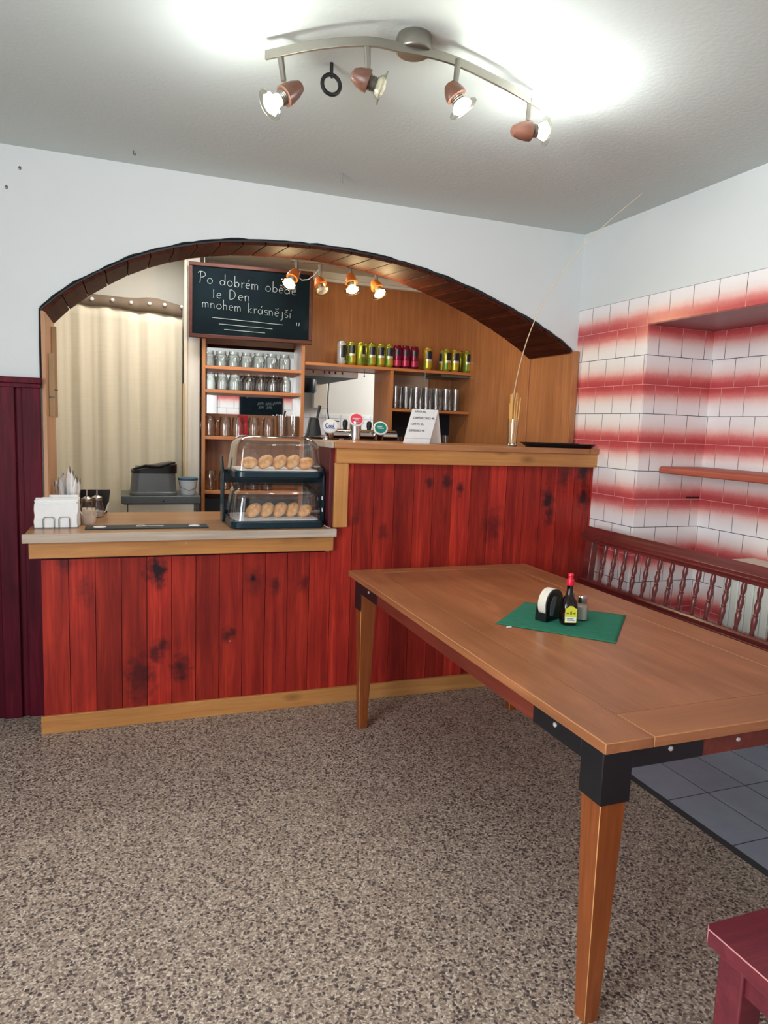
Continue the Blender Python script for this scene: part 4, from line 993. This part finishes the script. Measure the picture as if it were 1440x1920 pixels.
# ================================================================== TRACK LIGHTS
def spot(par, O, stem0, stem1, tail, face, lit, wood_m, col, power, disc=.046, sc=1.0):
    stem0, stem1, tail, face = map(Vector, (stem0, stem1, tail, face))
    d = (face - tail).normalized(); ln = (face - tail).length
    hd_ = MB(O).tube([stem0 + Vector((0, 0, .004)), stem0.lerp(stem1, .35), stem1], [.0105 * sc, .0095 * sc, .008 * sc], 10).build('stem', M['nickel'], par)
    A = aim(tail, d); s = ln * .56
    MB(O).lathe([(.006 * sc, 0), (.017 * sc, s * .1), (.026 * sc, s * .42), (.0315 * sc, s * .8), (.032 * sc, s), (.024 * sc, s + .002)], 20, A).build('wooden_head', wood_m, hd_)
    cprof = [(.02 * sc, s)]
    for k in range(4): cprof += [(.022 * sc, s + .004 + k * .006), (.019 * sc, s + .007 + k * .006)]
    MB(O).lathe(cprof, 18, A).build('ribbed_collar', M['nickel'], hd_)
    MB(O).lathe([(.020 * sc, s + .02), (.030 * sc, ln - .012), (.034 * sc, ln - .004), (disc, ln), (disc, ln + .003), (.034 * sc, ln)], 28, A, cap=False).build('glass_shade', M['bulbglass'], hd_)
    bm_ = M['dbulb'] if not lit else (M['bulb'] if col[2] > .8 else M['wbulb'])
    MB(O).lathe([(.012 * sc, s + .02), (.024 * sc, ln - .015), (.030 * sc, ln - .003), (.024 * sc, ln + .005), (.001, ln + .010)], 20, A, cap=False).build('bulb', bm_, hd_)
    if lit:
        point('bulb_light', face + d * .03, power, col, .025)
O = Vector((.83, 2.11, ZC))
tl = thing('ceiling_track_light', 'curved nickel ceiling light with four wooden spots in the room', 'ceiling light', O)
ZT = 2.545
bp_ = [at(x, y, Z=ZT) for x, y in ((498, 104), (525, 98), (600, 84), (688, 78), (745, 88), (805, 100), (860, 117), (930, 151), (995, 187), (1013, 199))]
path = [Vector((v.x, v.y)) for v in bp_]; path = catmull([(p.x, p.y) for p in path], 4)
rings = []
for i, p in enumerate(path):
    d = (path[min(i + 1, len(path) - 1)] - path[max(i - 1, 0)]).normalized(); n_ = Vector((-d.y, d.x)) * .0045
    rings.append([(p.x - n_.x, p.y - n_.y, ZT - .013), (p.x + n_.x, p.y + n_.y, ZT - .013), (p.x + n_.x, p.y + n_.y, ZT + .013), (p.x - n_.x, p.y - n_.y, ZT + .013)])
MB(O).loft(rings).build('curved_bar', M['nickel'], tl, bevel=.001)
cc = at(776, 84, Z=2.575)
MB(O).lathe([(.050, 0), (.054, .004), (.056, .03), (.05, .05)], 32, Matrix.Translation((cc.x, cc.y, ZC - .05))).build('canopy', M['nickel'], tl, bevel=.002)
def near(px, py):
    p = at(px, py, Z=ZT); return p
SP = [((525, 100), (532, 152), (566, 160), (506, 197), 1), ((688, 80), (690, 132), (659, 138), (716, 165), 0), ((859, 115), (854, 158), (841, 156), (868, 203), 1), ((994, 188), (990, 226), (958, 245), (1022, 246), 1)]
for (a, b, c, d, lit) in SP:
    p0 = near(*a); yy = p0.y
    p1 = at(*b, Y=yy); tail = at(*c, Y=yy - .004); face = at(*d, Y=yy - .022)
    spot(tl, O, p0, p1, tail, face, lit, M['cu'], (.98, 1, .96), 6.5)
# ring hanging from a ceiling hook
hk = at(622, 118, Z=ZC)
rg = thing('ceiling_ring', 'black ring hanging from a short ceiling hook', 'ring', hk)
MB().tube([(0, 0, 0), (0, 0, -.035), (.004, 0, -.045)], .006, 8).build('hook', M['black'], rg)
MB().tube([(.030 * math.cos(2 * PI * i / 28), 0, -.066 + .030 * math.sin(2 * PI * i / 28)) for i in range(28)], .0065, 10, closed=True).build('ring', M['black'], rg)
# kitchen track light
KY = 4.14
O = Vector((1.27, KY, 2.56))
kl = thing('kitchen_track_light', 'warm four spot track light under the arch in front of blackboard', 'ceiling light', O)
ka, kb = at(545, 489, Y=KY), at(724, 517, Y=KY); kz = (ka.z + kb.z) / 2 + .01
MB(O).tube([(ka.x + (kb.x - ka.x) * i / 12, KY - .03 * math.sin(PI * i / 12), kz) for i in range(13)], .011, 10, flat=.6).build('bar', M['chrome'], kl)
MB(O).lathe([(.05, 0), (.055, .012), (.03, .03), (.012, .03), (.012, 2.56 - kz)], 24, Matrix.Translation(((ka.x + kb.x) / 2, KY - .03, kz))).build('canopy', plain('wooden_canopy', (206, 150, 90), .4), kl)
KS = [((556, 492), (556, 505), (556, 506), (541, 534), 1, (1, .74, .38)), ((601, 505), (600, 518), (597, 520), (605, 546), 0, (1, .74, .38)), ((657, 500), (657, 514), (656, 512), (661, 545), 1, (1, .74, .38)), ((704, 514), (706, 527), (700, 526), (713, 552), 1, (1, .74, .38))]
for (a, b, c, d, lit, col) in KS:
    y0 = KY - .02; p0 = at(*a, Y=y0); p0.z = kz; p1 = at(*b, Y=y0); tail = at(*c, Y=y0 - .004); face = at(*d, Y=y0 - .04)
    spot(kl, O, p0, p1, tail, face, lit, M['cu2'], col, 4.6, .05, 1.15)
m = MB(O); p = [at(x, y, Y=KY - .02) for x, y in ((563, 508), (560, 520), (566, 525), (578, 524), (590, 515), (598, 505))]
m.tube(p, .0025, 6); m.build('loose_cable', M['white'], kl)

# ================================================================== TABLE
TZ = .76
tb = thing('dining_table', 'large honey wood dining table with black metal corner brackets', 'table', (1.48, 2.14, 0))
O = tb.location
X0, X1, Y0, Y1 = 1.0, 1.962, 1.20, 3.09
bw_ = .135; zs = TZ - .026
MB(O).box(X0 + bw_, Y0 + bw_, zs, X1 - bw_, Y1 - bw_ * .6, TZ).build('top_panel', M['table'], tb, bevel=.0012)
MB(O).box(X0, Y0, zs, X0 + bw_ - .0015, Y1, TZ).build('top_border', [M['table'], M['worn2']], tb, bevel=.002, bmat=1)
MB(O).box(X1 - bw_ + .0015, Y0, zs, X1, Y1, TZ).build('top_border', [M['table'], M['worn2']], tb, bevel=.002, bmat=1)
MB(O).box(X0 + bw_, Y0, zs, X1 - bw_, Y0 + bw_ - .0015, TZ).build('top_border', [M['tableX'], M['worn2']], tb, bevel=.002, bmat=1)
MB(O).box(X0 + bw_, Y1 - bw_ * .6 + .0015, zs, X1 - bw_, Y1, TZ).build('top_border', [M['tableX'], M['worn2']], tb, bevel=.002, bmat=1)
AX0, AX1, AY0, AY1 = 1.033, 1.932, 1.243, 3.068
MB(O).box(AX0, AY0 + .05, .668, AX0 + .022, AY1 - .05, zs).build('apron', M['apron'], tb)
MB(O).box(AX1 - .022, AY0 + .05, .668, AX1, AY1 - .05, zs).build('apron', M['apron'], tb)
MB(O).box(AX0 + .05, AY0, .668, AX1 - .05, AY0 + .022, zs).build('apron', M['apron'], tb)
MB(O).box(AX0 + .05, AY1 - .022, .668, AX1 - .05, AY1, zs).build('apron', M['apron'], tb)
for sx in (0, 1):
    for sy in (0, 1):
        cx, cy = (AX1, AX0)[sx == 0], (AY1, AY0)[sy == 0]; dx, dy = (-1, 1)[sx == 0], (-1, 1)[sy == 0]
        def q(a, b, z): return (cx + dx * a, cy + dy * b, z)
        def ring(i, w, z): 
            r_ = [q(i, i, z), q(i + w, i, z), q(i + w, i + w, z), q(i, i + w, z)]
            return r_
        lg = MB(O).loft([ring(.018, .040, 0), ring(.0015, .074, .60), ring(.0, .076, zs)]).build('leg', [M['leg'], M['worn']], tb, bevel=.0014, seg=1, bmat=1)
        # bracket: sleeve round the leg and two wings on the apron
        m = MB(O); t = .003
        z0, z1 = .585, zs - .001
        def bx_(a0, b0, za, a1, b1, zb): m.box(cx + dx * a0, cy + dy * b0, za, cx + dx * a1, cy + dy * b1, zb)
        bx_(-t, -t, z0, .080, 0, z1); bx_(-t, 0, z0, 0, .080, z1)
        bx_(.080, -t, .668, .292, 0, z1); bx_(-t, .080, .668, 0, .292, z1)
        br = m.build('corner_bracket', M['black'], tb, bevel=.001)
        m = MB(O)
        m.lathe([(.0065, 0), (.006, .003), (.001, .005)], 12, aim(q(.19, -t, .702), (0, -dy, 0))); m.lathe([(.0065, 0), (.006, .003), (.001, .005)], 12, aim(q(-t, .19, .702), (-dx, 0, 0)))
        m.build('screw', M['screw'], br)
m = MB(O); p = at(1384, 1386, Y=AY0); m.lathe([(.006, 0), (.005, .003), (.001, .004)], 10, aim((p.x, AY0, p.z), (0, -1, 0))); m.build('screw', M['screw'], tb)
# green cloth
pm = [Vector((1.239, 2.112)), Vector((1.512, 2.359)), Vector((1.788, 2.093)), Vector((1.517, 1.811))]
pmo = thing('placemat', 'dark green cloth placemat turned askew on the table', 'placemat', (1.51, 2.09, TZ))
n_ = 28; vs = []
random.seed(2); pp = [random.uniform(0, 6) for _ in range(4)]
for j in range(n_ + 1):
    for i in range(n_ + 1):
        u, v = i / n_, j / n_; p = pm[0].lerp(pm[1], u).lerp(pm[3].lerp(pm[2], u), v)
        z = TZ + .0022 + .0011 * (1 + math.sin(9 * u + 5 * v + pp[0]) * math.sin(7 * v - 3 * u + pp[1])) * .8
        vs.append((p.x, p.y, z))
mm = MB(pmo.location).add(vs, [(j * (n_ + 1) + i, j * (n_ + 1) + i + 1, (j + 1) * (n_ + 1) + i + 1, (j + 1) * (n_ + 1) + i) for j in range(n_) for i in range(n_)])
cl = mm.build('cloth', M['cloth'], pmo, ang=3); s_ = cl.modifiers.new('thickness', 'SOLIDIFY'); s_.thickness = .002; s_.offset = -1
a = at(953, 1178, Z=TZ + .002); dd = (pm[3] - pm[0]).normalized()
MB(pmo.location).box(a.x - .002, a.y + .004, TZ + .0035, a.x + .016, a.y + .010, TZ + .0055).build('white_tag', M['white'], pmo)
ZP = TZ + .0045
# napkin caddy: two black half discs on a base with paper rounds
cd_ = thing('coaster_holder', 'black half round coaster holder on the green placemat', 'holder', (1.462, 2.118, ZP), rz=math.radians(-66))
def halfdisc(r, h0, n=24): return [(-r, 0)] + [(r * math.cos(PI - PI * i / n), h0 + r * math.sin(PI - PI * i / n)) for i in range(n + 1)] + [(r, 0)]
def plate(r, h0, x0, x1): return MB().prism(halfdisc(r, h0), 'X', x0, x1)
plate(.055, .058, .018, .022).build('side_plate', M['blackp'], cd_)
plate(.053, .030, -.024, -.020).build('side_plate', M['blackp'], cd_)
MB().box(-.024, -.05, 0, .022, .05, .005).box(-.024, -.054, 0, .022, -.050, .03).build('base', M['blackp'], cd_)
MB().prism([(-.03, .02), (-.012, .016), (.0, .05), (.008, .085), (-.012, .09), (-.032, .06)], 'X', .0221, .0235).build('silver_print', M['grey'], cd_)
co = tag(MB((1.462, 2.118, ZP)).add([], []).lathe([(.001, -.017), (.053, -.017), (.054, -.015), (.054, .013), (.053, .015), (.001, .015)], 32, Matrix.Translation((1.462, 2.118, ZP + .060)) @ Matrix.Rotation(math.radians(-66), 4, 'Z') @ Matrix.Rotation(PI / 2, 4, 'Y')).build('paper_coasters', plain('coaster_card', (226, 218, 204), .8)), 'stack of round white paper coasters in the black holder', 'coasters')
# sauce bottle
sb = thing('sauce_bottle', 'brown sauce bottle with red cap and yellow label on placemat', 'bottle', (1.494, 2.047, ZP), rz=math.radians(-18))
prof = [(.0265, 0), (.0285, .004), (.029, .012), (.0285, .068), (.025, .084), (.016, .098), (.012, .108), (.0108, .145), (.0112, .150)]
MB().lathe(prof, 28, sq=[3.6, 3.6, 3.6, 3.6, 3, 2.4, 2, 2, 2]).build('body', M['amber'], sb)
MB().lathe([(.0135, .140), (.0140, .143), (.0132, .155), (.0125, .160), (.009, .163), (.0085, .172), (.0105, .174), (.0095, .181), (.004, .183)], 20).build('cap', M['red'], sb)
lbm = MB().prism([(-.021, .010), (.021, .010), (.021, .060), (.012, .064), (.006, .070), (-.006, .070), (-.012, .064), (-.021, .060)], 'Y', -.0300, -.0286).build('label', plain('yellow_label', (216, 214, 60), .5), sb)
MB().box(-.0195, -.0304, .012, .0195, -.0300, .030).build('white_panel', M['white'], lbm)
MB().sphere((0, -.0300, .045), .004, .0006, .007, 10, 6).sphere((-.012, -.0300, .044), .005, .0006, .003, 10, 6).sphere((.012, -.0300, .044), .005, .0006, .003, 10, 6).build('emblem', plain('label_print', (120, 120, 20), .5), lbm)
MB().box(-.014, -.0308, .018, .014, -.0304, .020).box(-.014, -.0308, .023, .010, -.0304, .025).build('print_lines', M['ink'], lbm)
for i, (x, y) in enumerate(((1.574, 2.078), (1.588, 2.172))):
    sh = thing('salt_shaker', ['glass salt shaker with steel cap right of the sauce bottle', 'glass shaker with steel cap half hidden behind the sauce bottle'][i], 'shaker', (x, y, ZP if i == 0 else ZP - .002), 'shakers on the placemat')
    MB().lathe([(.001, .001), (.022, 0), (.024, .004), (.024, .054), (.014, .064), (.014, .068)], 20, cap=False).build('jar', M['glass'], sh)
    MB().lathe([(.001, .003), (.0205, .003), (.0208, .050), (.001, .052)], 18).build('salt', M['salt'], sh)
    MB().lathe([(.0165, .064), (.0175, .067), (.0170, .084), (.012, .089), (.001, .090)], 20).build('cap', M['steel'], sh)

# ================================================================== BENCH AGAINST THE TILES
bn = thing('wooden_bench', 'mahogany bench with turned spindle back along the tiled wall', 'bench', (2.2, 1.9, 0))
O = bn.location
BY0, BY1 = .75, 3.14
def sweep(prof, y0, y1, nm, mat):
    return MB(O).prism(prof, 'Y', y0, y1).build(nm, mat, bn, bevel=.003)
sweep([(2.392, .857), (2.432, .857), (2.452, .885), (2.456, .906), (2.448, .930), (2.430, .934), (2.412, .918), (2.404, .905), (2.392, .898)], BY0, BY1 + .07, 'top_rail', M['bench'])
MB(O).box(2.384, BY0, .873, 2.394, BY1 + .05, .884).build('rail_moulding', M['bench'], bn, bevel=.003)
sweep([(2.358, .612), (2.402, .612), (2.402, .648), (2.390, .658), (2.366, .658), (2.358, .648)], BY0, BY1 + .03, 'bottom_rail', M['bench'])
MB(O).box(2.348, BY0, .618, 2.360, BY1 + .02, .632).build('rail_moulding', M['bench'], bn, bevel=.003)
for y in (BY1, BY0):
    MB(O).hexa([(2.33, y - .03, 0), (2.37, y - .03, 0), (2.37, y + .03, 0), (2.33, y + .03, 0), (2.395, y - .03, .87), (2.435, y - .03, .87), (2.435, y + .03, .87), (2.395, y + .03, .87)]).build('back_post', M['bench'], bn, bevel=.004)
    MB(O).box(2.11, y - .025, 0, 2.155, y + .025, .42).build('front_leg', M['bench'], bn, bevel=.004)
MB(O).box(2.10, BY0, .42, 2.37, BY1, .455).build('seat', M['bench'], bn, bevel=.006)
MB(O).box(2.16, BY0 + .05, .37, 2.182, BY1 - .05, .42).build('seat_rail', M['bench'], bn)
sprof = [(.010, 0), (.012, .03), (.009, .09), (.012, .16), (.0155, .30), (.011, .37), (.014, .40), (.010, .43), (.0165, .56), (.011, .66), (.013, .69), (.009, .72), (.015, .84), (.012, .95), (.011, 1)]
s0 = None; n_sp = int((BY1 - .13 - BY0) / .0808)
for i in range(n_sp):
    y = 3.012 - i * .0808
    if y < BY0 + .03: break
    if s0 is None:
        p0 = Vector((2.381, y, .655)); p1 = Vector((2.410, y, .862)); ln = (p1 - p0).length
        s0 = MB(O).lathe([(r * .84, z * ln) for r, z in sprof], 12, aim(p0, p1 - p0)).build('spindle', M['spindle'], bn)
    else:
        c = s0.copy(); COL.objects.link(c); c.parent = bn; c.location = (0, y - 3.012, 0)
# niche: shelf, radiator, sill board
ns = thing('niche_shelf', 'long red brown shelf with rounded end in the tiled niche', 'shelf', (2.84, 1.9, 1.247))
MB(ns.location).prism([(2.70 + (.018 - .018 * math.cos(a)) if k < 7 else 2.998, z) for k, (a, z) in enumerate([(0, 1.252), (0, 1.262), (0, 1.272), (.6, 1.279), (1.0, 1.283), (1.4, 1.284), (1.57, 1.284), (0, 1.284), (0, 1.247)])] + [(2.704, 1.247)], 'Y', .2, 2.994).build('board', M['nshelf'], ns, bevel=.002)
rd = thing('radiator', 'ribbed white radiator in the niche behind the bench', 'radiator', (2.9, 2.0, .12))
m = MB(rd.location)
for i in range(44):
    y = 2.635 - i * .045
    m.box(2.85, y - .040, .14, 2.868, y, .80)
m.box(2.862, .66, .12, 2.92, 2.64, .81)
m.build('panel', M['radi'], rd, bevel=.004)
MB(rd.location).box(2.848, 2.638, .12, 2.925, 2.645, .82).build('end_cap', M['whitep'], rd)
MB(rd.location).box(2.86, 2.5, 0, 2.92, 2.54, .125).box(2.86, .8, 0, 2.92, .84, .125).build('foot', M['whitep'], rd)
sl = thing('sill_board', 'pale board lying on top of the radiator in the niche', 'board', (2.9, 1.6, .82))
MB(sl.location).box(2.842, .6, .821, 2.997, 2.60, .848).build('board', M['cream'], sl, bevel=.003)
MB(sl.location).box(2.836, .6, .823, 2.842, 2.60, .848).build('front_edge', M['whitep'], sl, bevel=.001)
p = at(1296, 932, X=2.96)
tag(MB((2.94, 2.997, p.z)).box(2.905, 2.990, p.z - .004, 2.99, 2.997, p.z + .004).build('shelf_support', M['blackp']), 'small dark metal support on the niche side tiles', 'bracket')

# ================================================================== STOOL
sz = .45
so = thing('stool', 'red painted wooden stool at the lower right corner', 'stool', (1.32, .78, 0))
O = so.location
sx0, sx1, sy0, sy1 = 1.11, 1.55, .575, .995
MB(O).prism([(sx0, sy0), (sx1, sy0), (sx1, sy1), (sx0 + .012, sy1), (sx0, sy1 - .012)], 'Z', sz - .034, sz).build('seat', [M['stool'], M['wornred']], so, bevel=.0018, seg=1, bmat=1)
for cx, cy in ((sx0 + .022, sy1 - .085), (sx1 - .085, sy1 - .085), (sx0 + .022, sy0 + .022), (sx1 - .085, sy0 + .022)):
    MB(O).box(cx, cy, 0, cx + .06, cy + .06, sz - .034).build('leg', M['stool'], so, bevel=.004)
for yy in (sy1 - .075, sy0 + .032): MB(O).box(sx0 + .08, yy, sz - .10, sx1 - .08, yy + .022, sz - .034).build('apron', M['stool'], so)
for xx in (sx0 + .032, sx1 - .055): MB(O).box(xx, sy0 + .08, sz - .10, xx + .022, sy1 - .08, sz - .034).build('apron', M['stool'], so)
